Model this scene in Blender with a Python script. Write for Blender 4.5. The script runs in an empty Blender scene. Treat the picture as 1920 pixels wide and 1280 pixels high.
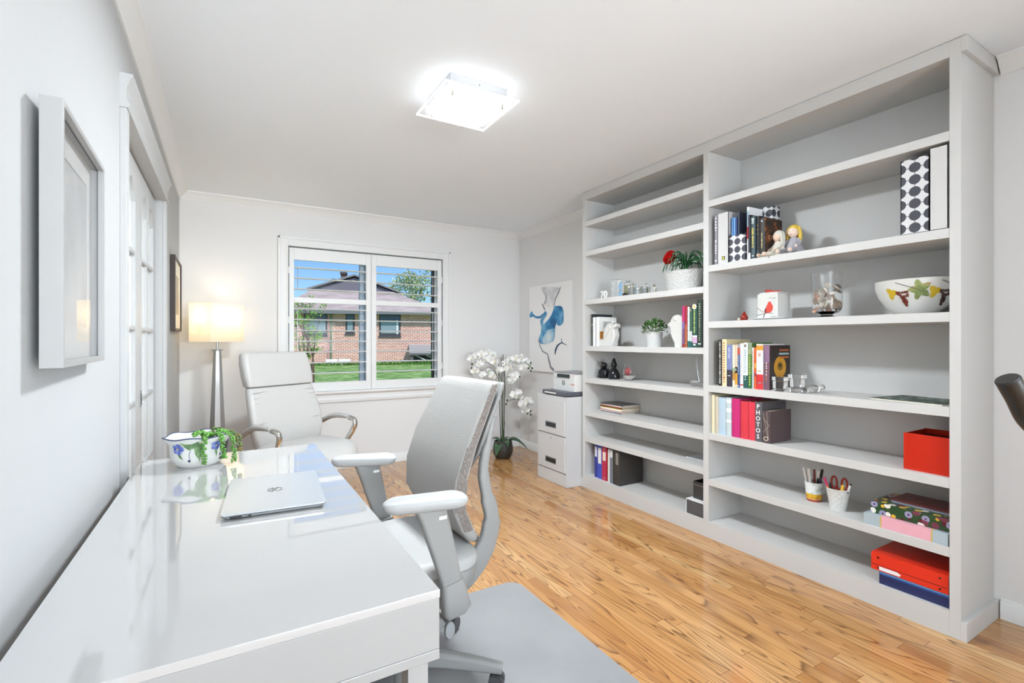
import bpy, bmesh, math, random
from mathutils import Vector, Matrix
random.seed(7)
C = bpy.context.scene.collection
sc = bpy.context.scene
PI = math.pi
# ------------------------------------------------------------------ camera
cam_d = bpy.data.cameras.new('camera'); cam = bpy.data.objects.new('camera', cam_d); C.objects.link(cam)
cam.location = (0, 0, 1.21); cam.rotation_euler = (PI/2, 0, math.radians(-30.39))
cam_d.sensor_width = 36; cam_d.lens = 914/1920*36; cam_d.shift_y = -1/1920; cam_d.clip_start = 0.03
sc.camera = cam
# ------------------------------------------------------------------ sky, sun, exposure
sc.view_settings.view_transform = 'Standard'; sc.view_settings.look = 'None'
sc.view_settings.exposure = 0.86; sc.view_settings.gamma = 1; sc.view_settings.use_curve_mapping = False
w = bpy.data.worlds.new('sky'); sc.world = w; w.use_nodes = True
nt = w.node_tree; nt.nodes.clear()
wo = nt.nodes.new('ShaderNodeOutputWorld'); bg = nt.nodes.new('ShaderNodeBackground')
sky = nt.nodes.new('ShaderNodeTexSky'); sky.sky_type = 'NISHITA'; sky.sun_disc = False
sky.sun_elevation = math.radians(48); sky.sun_rotation = math.radians(205); sky.air_density = 1.0; sky.dust_density = 0.6; sky.ozone_density = 1.5
SKY = 0.066
bg.inputs[1].default_value = SKY
tint = nt.nodes.new('ShaderNodeMix'); tint.data_type = 'RGBA'; tint.blend_type = 'MULTIPLY'; tint.inputs[0].default_value = 1; tint.inputs[7].default_value = (.66, .90, 1.18, 1)
nt.links.new(sky.outputs[0], tint.inputs[6]); nt.links.new(tint.outputs[2], bg.inputs[0]); nt.links.new(bg.outputs[0], wo.inputs[0])
sun_d = bpy.data.lights.new('sun', 'SUN'); sun = bpy.data.objects.new('sun', sun_d); C.objects.link(sun)
sun_d.energy = 1.85; sun_d.angle = math.radians(1.0); sun_d.color = (1, .96, .9)
sun.rotation_euler = (math.radians(46), 0, math.radians(12)); sun.location = (0, -10, 20)
PANEL = 1.2      # ceiling lamp panel strength
fill_d = bpy.data.lights.new('fill_light_front', 'AREA'); fill_d.shape = 'RECTANGLE'; fill_d.size = 2.5; fill_d.size_y = 1.6; fill_d.energy = 215; fill_d.color = (.86, .94, 1.0)  # added fill lamp behind the camera, brightens ceiling and walls
fill_o = bpy.data.objects.new('fill_light_front', fill_d); C.objects.link(fill_o); fill_o.location = (1.30, -3.40, 1.35); fill_o.rotation_euler = (math.radians(90+62), 0, 0)
SHADE = 1.15      # table lamp shade glow
# ------------------------------------------------------------------ materials
def lin(h):
    h = h.lstrip('#'); o = []
    for i in (0, 2, 4):
        c = int(h[i:i+2], 16)/255
        o.append(c/12.92 if c <= .04045 else ((c+.055)/1.055)**2.4)
    return (*o, 1)
MC = {}
def P(name, hx='#cccccc', rough=.5, metal=0, bump=None, spec=None, trans=0, ior=None, emis=None, coat=0, var=None):
    if name in MC: return MC[name]
    m = bpy.data.materials.new(name); m.use_nodes = True; MC[name] = m
    t = m.node_tree; b = t.nodes['Principled BSDF']
    col = lin(hx); b.inputs['Base Color'].default_value = col
    b.inputs['Roughness'].default_value = rough; b.inputs['Metallic'].default_value = metal
    if spec is not None: b.inputs['Specular IOR Level'].default_value = spec
    if trans: b.inputs['Transmission Weight'].default_value = trans
    if ior: b.inputs['IOR'].default_value = ior
    if coat: b.inputs['Coat Weight'].default_value = coat; b.inputs['Coat Roughness'].default_value = .03
    if emis:
        b.inputs['Emission Color'].default_value = lin(emis[0]); b.inputs['Emission Strength'].default_value = emis[1]
    tc = t.nodes.new('ShaderNodeTexCoord')
    if bump:
        kind, scl, st = bump
        n = t.nodes.new('ShaderNodeTexNoise' if kind == 'noise' else 'ShaderNodeTexVoronoi')
        n.inputs['Scale'].default_value = scl
        if kind == 'noise': n.inputs['Detail'].default_value = 4
        t.links.new(tc.outputs['Object'], n.inputs['Vector'])
        bp = t.nodes.new('ShaderNodeBump'); bp.inputs['Strength'].default_value = st; bp.inputs['Distance'].default_value = .004
        t.links.new(n.outputs[0], bp.inputs['Height']); t.links.new(bp.outputs[0], b.inputs['Normal'])
    if var:   # (second colour, scale)
        n = t.nodes.new('ShaderNodeTexNoise'); n.inputs['Scale'].default_value = var[1]; n.inputs['Detail'].default_value = 3
        t.links.new(tc.outputs['Object'], n.inputs['Vector'])
        r = t.nodes.new('ShaderNodeValToRGB'); r.color_ramp.elements[0].position = .35; r.color_ramp.elements[1].position = .65
        r.color_ramp.elements[0].color = col; r.color_ramp.elements[1].color = lin(var[0])
        t.links.new(n.outputs[0], r.inputs[0]); t.links.new(r.outputs[0], b.inputs['Base Color'])
    return m
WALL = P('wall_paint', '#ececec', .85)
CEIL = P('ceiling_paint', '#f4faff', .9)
LWALL = P('wall_paint_dimmed', '#bfc0c0', .85)  # same paint as the other walls, darkened to offset strong light here
TRIM = P('trim_white', '#eeefef', .45)
SHELF = P('shelf_paint', '#cfcecc', .55, bump=('noise', 60, .03))
CHAIRP = P('chair_plastic', '#989896', .45)
CHAIRF = P('chair_fabric', '#b0aeab', .95, bump=('noise', 260, .5))
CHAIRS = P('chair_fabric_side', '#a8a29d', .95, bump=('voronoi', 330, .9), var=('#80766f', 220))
LEATH = P('white_leather', '#c2c0bd', .42, bump=('noise', 90, .05))
CHROME = P('chrome', '#d9d9d9', .08, 1)
DARKM = P('dark_metal', '#4a4644', .35, .8)
BLACK = P('black_plastic', '#161617', .4)
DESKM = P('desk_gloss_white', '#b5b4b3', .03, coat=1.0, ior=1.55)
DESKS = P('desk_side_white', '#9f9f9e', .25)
GREY = P('cabinet_grey', '#d2d3d4', .42)
GLASS = P('clear_glass', '#ffffff', .0, trans=1, ior=1.45)
PAPER = P('paper', '#efeee8', .8)
CREAM = P('page_block', '#e6dfcd', .9)
LEAF = P('leaf_green', '#3f7a35', .5, var=('#2c5c2a', 60))
def nodes_mat(name):
    m = bpy.data.materials.new(name); m.use_nodes = True; MC[name] = m
    return m, m.node_tree, m.node_tree.nodes['Principled BSDF']
def N(t, typ, **kw):
    n = t.nodes.new(typ)
    for k, v in kw.items():
        if k.startswith('i_'): n.inputs[int(k[2:])].default_value = v
        else: setattr(n, k, v)
    return n
def math_(t, op, a, b=None, c=None):
    n = t.nodes.new('ShaderNodeMath'); n.operation = op
    for i, v in enumerate((a, b, c)):
        if v is None: continue
        if isinstance(v, (int, float)): n.inputs[i].default_value = v
        else: t.links.new(v, n.inputs[i])
    return n.outputs[0]
def ramp(t, fac, stops):
    r = t.nodes.new('ShaderNodeValToRGB'); e = r.color_ramp.elements
    while len(e) > 1: e.remove(e[-1])
    e[0].position = stops[0][0]; e[0].color = lin(stops[0][1]) if isinstance(stops[0][1], str) else stops[0][1]
    for p, c in stops[1:]:
        q = e.new(p); q.color = lin(c) if isinstance(c, str) else c
    t.links.new(fac, r.inputs[0]); return r.outputs[0]
def mixc(t, fac, a, b, mode='MIX'):
    n = t.nodes.new('ShaderNodeMix'); n.data_type = 'RGBA'; n.blend_type = mode
    for i, v in ((0, fac), (6, a), (7, b)):
        if isinstance(v, (int, float)): n.inputs[i].default_value = v
        elif isinstance(v, (str,)): n.inputs[i].default_value = lin(v)
        elif isinstance(v, tuple): n.inputs[i].default_value = v
        else: t.links.new(v, n.inputs[i])
    return n.outputs[2]
def floor_mat():
    m, t, b = nodes_mat('oak_strip_floor')
    tc = N(t, 'ShaderNodeTexCoord'); s = N(t, 'ShaderNodeSeparateXYZ'); t.links.new(tc.outputs['Object'], s.inputs[0])
    px = math_(t, 'DIVIDE', s.outputs[0], .057); ix = math_(t, 'FLOOR', px); fx = math_(t, 'FRACT', px)
    wn = N(t, 'ShaderNodeTexWhiteNoise', noise_dimensions='1D'); t.links.new(ix, wn.inputs['W'])
    py = math_(t, 'ADD', math_(t, 'DIVIDE', s.outputs[1], .95), math_(t, 'MULTIPLY', wn.outputs[0], 7.3))
    iy = math_(t, 'FLOOR', py); fy = math_(t, 'FRACT', py)
    cb = N(t, 'ShaderNodeCombineXYZ'); t.links.new(ix, cb.inputs[0]); t.links.new(iy, cb.inputs[1])
    w2 = N(t, 'ShaderNodeTexWhiteNoise', noise_dimensions='3D'); t.links.new(cb.outputs[0], w2.inputs['Vector'])
    rnd = w2.outputs[0]
    gx = math_(t, 'ADD', math_(t, 'MULTIPLY', s.outputs[0], 13.0), math_(t, 'MULTIPLY', rnd, 50))
    gy = math_(t, 'ADD', math_(t, 'MULTIPLY', s.outputs[1], 1.15), math_(t, 'MULTIPLY', rnd, 31))
    g = N(t, 'ShaderNodeCombineXYZ'); t.links.new(gx, g.inputs[0]); t.links.new(gy, g.inputs[1]); t.links.new(rnd, g.inputs[2])
    big = N(t, 'ShaderNodeTexNoise'); big.inputs['Scale'].default_value = .75; big.inputs['Detail'].default_value = 1.5; big.inputs['Distortion'].default_value = .3
    t.links.new(g.outputs[0], big.inputs['Vector'])
    rings = math_(t, 'FRACT', math_(t, 'MULTIPLY', big.outputs[0], 17))
    line = ramp(t, rings, [(0, '#000000'), (.45, '#101010'), (.8, '#b0b0b0'), (.93, '#ffffff'), (1, '#000000')])
    g2 = N(t, 'ShaderNodeCombineXYZ')
    t.links.new(math_(t, 'MULTIPLY', s.outputs[0], 260), g2.inputs[0]); t.links.new(math_(t, 'MULTIPLY', s.outputs[1], 9), g2.inputs[1]); t.links.new(rnd, g2.inputs[2])
    fine = N(t, 'ShaderNodeTexNoise'); fine.inputs['Scale'].default_value = 1; fine.inputs['Detail'].default_value = 2; t.links.new(g2.outputs[0], fine.inputs['Vector'])
    base = ramp(t, rnd, [(0, '#a87240'), (.25, '#c9965e'), (.5, '#d6a66e'), (.75, '#bd8850'), (1, '#e0b67e')])
    base = mixc(t, math_(t, 'MULTIPLY', fine.outputs[0], .45), base, '#b07a44')
    amt = math_(t, 'MULTIPLY', line, math_(t, 'ADD', .50, math_(t, 'MULTIPLY', rnd, .45)))
    col = mixc(t, amt, base, '#5f3a1e')
    gap = math_(t, 'MAXIMUM', math_(t, 'MULTIPLY', math_(t, 'GREATER_THAN', math_(t, 'ABSOLUTE', math_(t, 'SUBTRACT', fx, .5)), .486), .6),
                math_(t, 'MULTIPLY', math_(t, 'LESS_THAN', fy, .0022), .8))
    col = mixc(t, gap, col, '#6a4020')
    t.links.new(col, b.inputs['Base Color'])
    b.inputs['Roughness'].default_value = .16; b.inputs['Coat Weight'].default_value = .35; b.inputs['Coat Roughness'].default_value = .05
    bp = N(t, 'ShaderNodeBump'); bp.inputs['Strength'].default_value = .12; bp.inputs['Distance'].default_value = .0015
    inv = math_(t, 'SUBTRACT', 1, gap); t.links.new(inv, bp.inputs['Height']); t.links.new(bp.outputs[0], b.inputs['Normal'])
    return m
def brick_mat():
    m, t, b = nodes_mat('red_brick')
    tc = N(t, 'ShaderNodeTexCoord'); s = N(t, 'ShaderNodeSeparateXYZ'); t.links.new(tc.outputs['Object'], s.inputs[0])
    cb = N(t, 'ShaderNodeCombineXYZ'); t.links.new(s.outputs[0], cb.inputs[0]); t.links.new(s.outputs[2], cb.inputs[1])
    br = N(t, 'ShaderNodeTexBrick'); t.links.new(cb.outputs[0], br.inputs['Vector'])
    br.inputs['Color1'].default_value = lin('#bd7562'); br.inputs['Color2'].default_value = lin('#d99a86'); br.inputs['Mortar'].default_value = lin('#f4e6de')
    br.inputs['Scale'].default_value = 1; br.inputs['Brick Width'].default_value = .23; br.inputs['Row Height'].default_value = .075; br.inputs['Mortar Size'].default_value = .012
    t.links.new(br.outputs[0], b.inputs['Base Color']); b.inputs['Roughness'].default_value = .9
    return m
def glass_pane_mat(nm, r0, r1):
    m = bpy.data.materials.new(nm); m.use_nodes = True; t = m.node_tree; t.nodes.clear()
    o = N(t, 'ShaderNodeOutputMaterial'); tr = N(t, 'ShaderNodeBsdfTransparent'); gl = N(t, 'ShaderNodeBsdfGlossy'); gl.inputs['Roughness'].default_value = 0
    lw = N(t, 'ShaderNodeLayerWeight'); lw.inputs[0].default_value = .5
    class fr: outputs = [math_(t, 'ADD', r0, math_(t, 'MULTIPLY', r1, math_(t, 'POWER', lw.outputs['Facing'], 5)))]
    mx = N(t, 'ShaderNodeMixShader')
    t.links.new(fr.outputs[0], mx.inputs[0]); t.links.new(tr.outputs[0], mx.inputs[1]); t.links.new(gl.outputs[0], mx.inputs[2]); t.links.new(mx.outputs[0], o.inputs[0])
    MC[nm] = m; return m
PANE = glass_pane_mat('window_pane', .003, .3); PANEF = glass_pane_mat('frame_glass', .03, .5)
def grape_noise(name, a, b_, c, scale): 
    m, t, b = nodes_mat(name); tc = N(t, 'ShaderNodeTexCoord'); n = N(t, 'ShaderNodeTexNoise'); n.inputs['Scale'].default_value = scale; n.inputs['Detail'].default_value = 3
    t.links.new(tc.outputs['Object'], n.inputs['Vector']); t.links.new(ramp(t, n.outputs[0], [(.3, a), (.5, b_), (.68, c)]), b.inputs['Base Color']); b.inputs['Roughness'].default_value = .6
    return m
# ------------------------------------------------------------------ mesh building
class MB:
    def __init__(s): s.v = []; s.f = []; s.m = []; s.mats = []
    def mi(s, mat):
        if mat not in s.mats: s.mats.append(mat)
        return s.mats.index(mat)
    def add(s, vs, fs, mat, M=None):
        o = len(s.v); k = s.mi(mat)
        for p in vs:
            p = Vector(p); s.v.append(M @ p if M else p)
        for f in fs: s.f.append([o+i for i in f]); s.m.append(k)
        return s
    def addbm(s, bm, mat, M=None):
        bm.verts.index_update()
        s.add([v.co.copy() for v in bm.verts], [[v.index for v in f.verts] for f in bm.faces], mat, M); bm.free(); return s
    def box(s, x0, x1, y0, y1, z0, z1, mat, bev=0, seg=2, M=None):
        bm = bmesh.new(); bmesh.ops.create_cube(bm, size=1)
        for v in bm.verts:
            v.co = Vector((x0 if v.co.x < 0 else x1, y0 if v.co.y < 0 else y1, z0 if v.co.z < 0 else z1))
        if bev: bmesh.ops.bevel(bm, geom=bm.edges[:], offset=bev, segments=seg, profile=.5, affect='EDGES')
        return s.addbm(bm, mat, M)
    def loft(s, rings, mat, cap=True, M=None, close=True):
        n = len(rings[0]); vs = [p for r in rings for p in r]; fs = []
        for i in range(len(rings)-1):
            for j in range(n if close else n-1):
                k = (j+1) % n
                fs.append([i*n+j, i*n+k, (i+1)*n+k, (i+1)*n+j])
        if cap: fs.append(list(range(n))[::-1]); fs.append([(len(rings)-1)*n+j for j in range(n)])
        return s.add(vs, fs, mat, M)
    def lathe(s, prof, mat, c=(0, 0, 0), seg=32, oval=(1, 1), cap=False, M=None):
        rings = [[(c[0]+r*oval[0]*math.cos(2*PI*j/seg), c[1]+r*oval[1]*math.sin(2*PI*j/seg), c[2]+z) for j in range(seg)] for r, z in prof]
        return s.loft(rings, mat, cap, M)
    def cyl(s, p0, p1, r0, r1, mat, seg=16): return s.tube([p0, p1], [r0, r1], mat, seg)
    def tube(s, pts, r, mat, seg=8, M=None, flat=1.0):
        pts = [Vector(p) for p in pts]; rr = r if isinstance(r, (list, tuple)) else [r]*len(pts)
        rings = []; up = None
        for i, p in enumerate(pts):
            d = (pts[min(i+1, len(pts)-1)]-pts[max(i-1, 0)]).normalized()
            if up is None:
                up = Vector((0, 0, 1)) if abs(d.z) < .9 else Vector((1, 0, 0))
            a = d.cross(up).normalized(); up = a.cross(d).normalized()
            rings.append([p+(a*math.cos(2*PI*j/seg)+up*flat*math.sin(2*PI*j/seg))*rr[i] for j in range(seg)])
        return s.loft(rings, mat, True, M)
    def prism(s, pts, ax, a0, a1, mat, M=None):
        def mk(p, a): return {'x': (a, p[0], p[1]), 'y': (p[0], a, p[1]), 'z': (p[0], p[1], a)}[ax]
        return s.loft([[mk(p, a0) for p in pts], [mk(p, a1) for p in pts]], mat, True, M)
    def ball(s, c, r, mat, seg=16, M=None):
        r = r if isinstance(r, (tuple, list)) else (r, r, r)
        bm = bmesh.new(); bmesh.ops.create_uvsphere(bm, u_segments=seg, v_segments=max(6, seg//2), radius=1)
        for v in bm.verts: v.co = Vector((v.co.x*r[0]+c[0], v.co.y*r[1]+c[1], v.co.z*r[2]+c[2]))
        return s.addbm(bm, mat, M)
    def poly(s, pts, mat, M=None): return s.add(pts, [list(range(len(pts)))], mat, M)
    def mesh(s, name, smooth=35):
        me = bpy.data.meshes.new(name); me.from_pydata([tuple(v) for v in s.v], [], s.f)
        for m in s.mats: me.materials.append(m)
        for p, k in zip(me.polygons, s.m): p.material_index = k
        bm = bmesh.new(); bm.from_mesh(me); bmesh.ops.recalc_face_normals(bm, faces=bm.faces); bm.to_mesh(me); bm.free()
        if smooth:
            for p in me.polygons: p.use_smooth = True
            me.set_sharp_from_angle(angle=math.radians(smooth))
        return me
    def build(s, name, parent=None, smooth=35, label=None, rel=None, subd=0):
        """rel: world origin to subtract, so that the mesh is local to it"""
        if rel is not None:
            r = Vector(rel); s.v = [v-r for v in s.v]
        o = bpy.data.objects.new(name, s.mesh(name, smooth)); C.objects.link(o)
        if parent: o.parent = parent
        elif rel is not None: o.location = rel
        if label: o['label'] = label
        if smooth == 35:
            wn_ = o.modifiers.new('weighted_normal', 'WEIGHTED_NORMAL'); wn_.weight = 100; wn_.keep_sharp = True
        if subd:
            md = o.modifiers.new('s', 'SUBSURF'); md.levels = subd; md.render_levels = subd
        return o
def tag(o, label, cat, group=None):
    o['label'] = label; o['category'] = cat
    if group: o['group'] = group
    return o
def thing(name, label, cat, loc=(0, 0, 0), rz=0, group=None):
    o = bpy.data.objects.new(name, None); C.objects.link(o); o.location = loc; o.rotation_euler = (0, 0, rz); o.empty_display_size = .05
    return tag(o, label, cat, group)
def struct(o): o['kind'] = 'structure'; return o
def rr(w, d, r, n=5, cx=0, cy=0):
    """rounded rectangle outline, 4*n points"""
    o = []; w /= 2; d /= 2; r = min(r, w*.999, d*.999)
    for qx, qy, a0 in ((1, 1, 0), (-1, 1, PI/2), (-1, -1, PI), (1, -1, 1.5*PI)):
        for i in range(n):
            a = a0+PI/2*i/(n-1); o.append((cx+qx*(w-r)+r*math.cos(a), cy+qy*(d-r)+r*math.sin(a)))
    return o
def bez(p0, p1, p2, p3, n=12):
    o = []
    for i in range(n+1):
        t = i/n; o.append(Vector(p0)*(1-t)**3+Vector(p1)*3*t*(1-t)**2+Vector(p2)*3*t*t*(1-t)+Vector(p3)*t**3)
    return o
def crom(pts, k=4):
    pts = [Vector(tuple(p)+(0,)*(3-len(p))) for p in pts]; o = []
    for i in range(len(pts)-1):
        a, b, c, d = pts[max(i-1, 0)], pts[i], pts[i+1], pts[min(i+2, len(pts)-1)]
        for j in range(k):
            t = j/k; o.append(.5*((2*b)+(c-a)*t+(2*a-5*b+4*c-d)*t*t+(3*b-a-3*c+d)*t**3))
    return o+[pts[-1]]
def text(s, size, mat, parent, M, name='lettering', ext=.0003, sx=1.0, bold=0, align='CENTER'):
    cu = bpy.data.curves.new('t', 'FONT'); cu.body = s; cu.size = size; cu.extrude = ext; cu.align_x = align; cu.align_y = 'CENTER'; cu.offset = bold
    cu.resolution_u = 2
    tmp = bpy.data.objects.new('t', cu); C.objects.link(tmp)
    dg = bpy.context.evaluated_depsgraph_get(); me = bpy.data.meshes.new_from_object(tmp.evaluated_get(dg)); bpy.data.objects.remove(tmp)
    me.transform(M @ Matrix.Diagonal((sx, 1, 1, 1))); me.materials.clear(); me.materials.append(mat)
    o = bpy.data.objects.new(name, me); C.objects.link(o); o.parent = parent
    return o
def frame(o, x, y, z):
    """matrix with columns x,y,z and origin o"""
    m = Matrix.Identity(4)
    for i, c in enumerate((x, y, z)):
        for k in range(3): m[k][i] = c[k]
    for k in range(3): m[k][3] = o[k]
    return m
def dup(root, loc, rz, label, group=None):
    r = root.copy(); C.objects.link(r); r.location = loc; r.rotation_euler = (0, 0, rz); r['label'] = label
    if group: r['group'] = group
    for ch in list(root.children):
        c = ch.copy(); C.objects.link(c); c.parent = r
        for g in ch.children:
            d = g.copy(); C.objects.link(d); d.parent = c
    return r
# ------------------------------------------------------------------ room shell
WX, EX, BY, FY, H = -.331, 2.926, 4.819, -3.2, 2.44
WO = (.482, 1.97, .735, 2.067)       # window opening x0 x1 z0 z1
b = MB(); b.box(WX-.5, EX+.2, FY-.2, BY+.2, -.12, 0, floor_mat()); struct(b.build('floor', smooth=0))
b = MB(); b.box(WX-.5, EX+.2, FY-.2, BY+.2, H, H+.12, CEIL); struct(b.build('ceiling', smooth=0))
b = MB()
b.box(WX-.15, WO[0], BY, BY+.16, 0, H, WALL); b.box(WO[1], EX+.15, BY, BY+.16, 0, H, WALL)
b.box(WO[0], WO[1], BY, BY+.16, 0, WO[2], WALL); b.box(WO[0], WO[1], BY, BY+.16, WO[3], H, WALL)
struct(b.build('wall_back', smooth=0))
b = MB(); b.box(EX, EX+.15, FY, BY, 0, H, WALL); struct(b.build('wall_right', smooth=0))
b = MB(); FX0, FX1, FZ0, FZ1 = .0, 2.6, .55, 2.15
b.box(WX-.15, FX0, FY-.15, FY, 0, H, WALL); b.box(FX1, EX+.15, FY-.15, FY, 0, H, WALL); b.box(FX0, FX1, FY-.15, FY, 0, FZ0, WALL); b.box(FX0, FX1, FY-.15, FY, FZ1, H, WALL)
struct(b.build('wall_front', smooth=0))
b = MB()
for bx in ((FX0, FX0+.05, FZ0, FZ1), (FX1-.05, FX1, FZ0, FZ1), (FX0+.05, FX1-.05, FZ0, FZ0+.05), (FX0+.05, FX1-.05, FZ1-.05, FZ1), (1.28, 1.32, FZ0+.05, FZ1-.05)): b.box(bx[0], bx[1], FY-.1, FY-.05, bx[2], bx[3], TRIM)
struct(b.build('window_added_fill', smooth=0))  # added unseen window, lets the fill lamp into the room
b = MB(); b.box(1.95, EX, -.75, -.62, 0, H, WALL); struct(b.build('wall_shade_block', smooth=0))  # added unseen wall, keeps the fill lamp off the bookcase side
DY0, DY1, DZ = 2.29, 3.605, 2.065
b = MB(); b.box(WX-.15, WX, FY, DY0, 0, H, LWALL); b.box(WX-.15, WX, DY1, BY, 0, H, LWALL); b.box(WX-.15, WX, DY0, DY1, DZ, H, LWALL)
struct(b.build('wall_left', smooth=0))
b = MB(); b.box(WX-.20, WX-.15, DY0-.1, DY1+.1, 0, DZ+.1, P('closet_shade', '#2a2a2a', .9)); struct(b.build('wall_closet', smooth=0))  # darkness behind the door gaps put into this panel's colour
# crown moulding (cove profile) and baseboards
def crown_prof(s=1): return [(0, 0), (0, -.07), (.008*s, -.07), (.012*s, -.058), (.03*s, -.04), (.045*s, -.016), (.058*s, -.010), (.06*s, 0)]
def crown_run(name, ax, base, sgn, a0, a1):
    pr = [(base+sgn*p[0], H+p[1]) for p in crown_prof()]
    m = MB()
    if ax == 'x': m.loft([[(a, p[0], p[1]) for p in pr] for a in (a0, a1)], TRIM)
    else: m.loft([[(p[0], a, p[1]) for p in pr] for a in (a0, a1)], TRIM)
    struct(m.build(name, smooth=50))
crown_run('trim_1', 'x', BY, -1, WX, EX); crown_run('trim_2', 'y', EX, -1, 3.23, BY); crown_run('trim_3', 'y', EX, -1, FY, .757); crown_run('trim_4', 'y', WX, 1, FY, BY)
def baseboard(name, ax, base, sgn, a0, a1):
    pr = [(base, 0), (base, .085), (base+sgn*.006, .085), (base+sgn*.009, .074), (base+sgn*.014, .068), (base+sgn*.016, 0)]
    m = MB()
    if ax == 'x': m.loft([[(a, p[0], p[1]) for p in pr] for a in (a0, a1)], TRIM)
    else: m.loft([[(p[0], a, p[1]) for p in pr] for a in (a0, a1)], TRIM)
    struct(m.build(name, smooth=50))
baseboard('baseboard_back', 'x', BY, -1, WX, EX); baseboard('baseboard_right', 'y', EX, -1, 3.23, BY)
baseboard('baseboard_right_near', 'y', EX, -1, FY, .757); baseboard('baseboard_left', 'y', WX, 1, 3.68, BY); baseboard('baseboard_left_near', 'y', WX, 1, FY, 2.225)
# ------------------------------------------------------------------ window with shutters
win = struct(thing('window_1', 'white framed window with a brick house behind', 'window', (1.22, BY, 0)))
R0 = (1.22, BY, 0)
b = MB(); t_ = .085
cx0, cx1, cz1 = .397, 2.055, 2.15
for (x0, x1, z0, z1) in ((cx0, WO[0], .735, cz1), (WO[1], cx1, .735, cz1), (WO[0], WO[1], WO[3], cz1)):
    b.box(x0, x1, BY-.018, BY, z0, z1, TRIM, .002)
b.box(cx0, cx0+.02, BY-.03, BY-.018, .735, cz1, TRIM, .004); b.box(cx1-.02, cx1, BY-.03, BY-.018, .735, cz1, TRIM, .004); b.box(cx0, cx1, BY-.03, BY-.018, cz1-.02, cz1, TRIM, .004)
b.box(WO[0]-.012, WO[0], BY-.028, BY-.018, .735, WO[3]+.012, TRIM, .003); b.box(WO[1], WO[1]+.012, BY-.028, BY-.018, .735, WO[3]+.012, TRIM, .003); b.box(WO[0], WO[1], BY-.028, BY-.018, WO[3], WO[3]+.012, TRIM, .003)
b.build('casing', win, rel=R0)
b = MB(); b.loft([[(x, BY-d, z) for d, z in ((0, .635), (.022, .635), (.026, .66), (.016, .675), (.018, .70), (.032, .712), (.045, .722), (.045, .74), (0, .74))] for x in (cx0-.01, cx1+.01)], TRIM)
b.build('window_sill', win, rel=R0)
b = MB()   # outer window frame
b.box(WO[0], WO[0]+.05, BY+.08, BY+.14, WO[2], WO[3], TRIM); b.box(1.915, WO[1], BY+.08, BY+.14, WO[2], WO[3], TRIM)
b.box(WO[0]+.05, 1.915, BY+.08, BY+.14, WO[2], WO[2]+.055, TRIM); b.box(WO[0]+.05, 1.915, BY+.08, BY+.14, WO[3]-.055, WO[3], TRIM)
b.box(1.895, 1.915, BY+.085, BY+.13, WO[2]+.055, WO[3]-.055, BLACK)
b.build('window_frame', win, rel=R0)
b = MB(); b.box(1.138, 1.198, BY+.085, BY+.13, WO[2]+.055, WO[3]-.055, P('mullion_blue_grey', '#a9b5c2', .4)); b.build('mullion', win, rel=R0)
b = MB(); b.box(WO[0]+.05, 1.895, BY+.105, BY+.109, WO[2]+.055, WO[3]-.055, PANE); b.build('pane', win, rel=R0)
def shutter(x0, x1, o0, o1, hs):
    s = MB(); y0, y1 = BY-.014, BY+.016
    s.box(x0, o0, y0, y1, .742, 2.055, TRIM, .002); s.box(o1, x1, y0, y1, .742, 2.055, TRIM, .002)
    s.box(o0, o1, y0, y1, 1.947, 2.055, TRIM, .002); s.box(o0, o1, y0, y1, .742, .825, TRIM, .002); s.box(o0, o1, y0, y1, 1.559, 1.607, TRIM, .002)
    sh = s.build('shutter_panel', win, rel=R0)
    for z in (1.879, 1.783, 1.683, 1.505, 1.405, 1.305, 1.206, 1.107, 1.008, .909):
        l = MB(); ring = []
        for k in range(12):
            a = 2*PI*k/12; ring.append((BY+.001+.032*math.cos(a), z+.0065*math.sin(a)))
        l.loft([[(x, p[0], p[1]) for p in ring] for x in (o0, o1)], P('louver_white', '#ffffff', .35))
        l.build('louver', sh, smooth=60, rel=R0)
    r = MB(); r.cyl((o0+.035 if hs < 0 else o1-.035, BY+.036, 1.70), (o0+.035 if hs < 0 else o1-.035, BY+.036, 1.89), .003, .003, P('rod', '#c9b3b3', .4)); r.cyl((o0+.035 if hs < 0 else o1-.035, BY+.036, .9), (o0+.035 if hs < 0 else o1-.035, BY+.036, 1.51), .003, .003, TRIM); r.build('tilt_rod', sh, rel=R0)
    h = MB(); xx = x0 if hs < 0 else x1
    for z in (.95, 1.4, 1.85): h.cyl((xx+hs*.004, BY-.018, z-.03), (xx+hs*.004, BY-.018, z+.03), .005, .005, TRIM, 8)
    h.build('hinge', sh, rel=R0)
shutter(.49, 1.222, .531, 1.175, -1); shutter(1.225, 1.957, 1.273, 1.915, 1)
# ------------------------------------------------------------------ french doors on the left
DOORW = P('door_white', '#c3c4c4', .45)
dr = struct(thing('door_1', 'white french closet doors with arched panes', 'door', (WX, 2.95, 0))); RD = (WX, 2.95, 0)
b = MB(); xo = WX+.02
b.box(WX, xo, 2.232, DY0, 0, DZ, DOORW, .002); b.box(WX, xo, DY1, 3.665, 0, DZ, DOORW, .002)
b.box(-.40, WX, DY0-.001, DY0+.012, 0, DZ, DOORW); b.box(-.40, WX, DY1-.004, DY1+.001, 0, DZ, DOORW); b.box(-.40, WX, DY0, DY1, DZ-.01, DZ, DOORW)
b.build('door_casing', dr, rel=RD)
b = MB(); pr = [(0, 2.055), (.024, 2.055), (.030, 2.064), (.026, 2.074), (.020, 2.082), (.020, 2.122), (.023, 2.135), (.027, 2.142), (.030, 2.155), (.038, 2.168), (.040, 2.178), (0, 2.178)]
b.loft([[(WX+p[0], y, p[1]) for p in pr] for y in (2.225, 3.672)], DOORW); b.build('cornice', dr, rel=RD)
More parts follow.
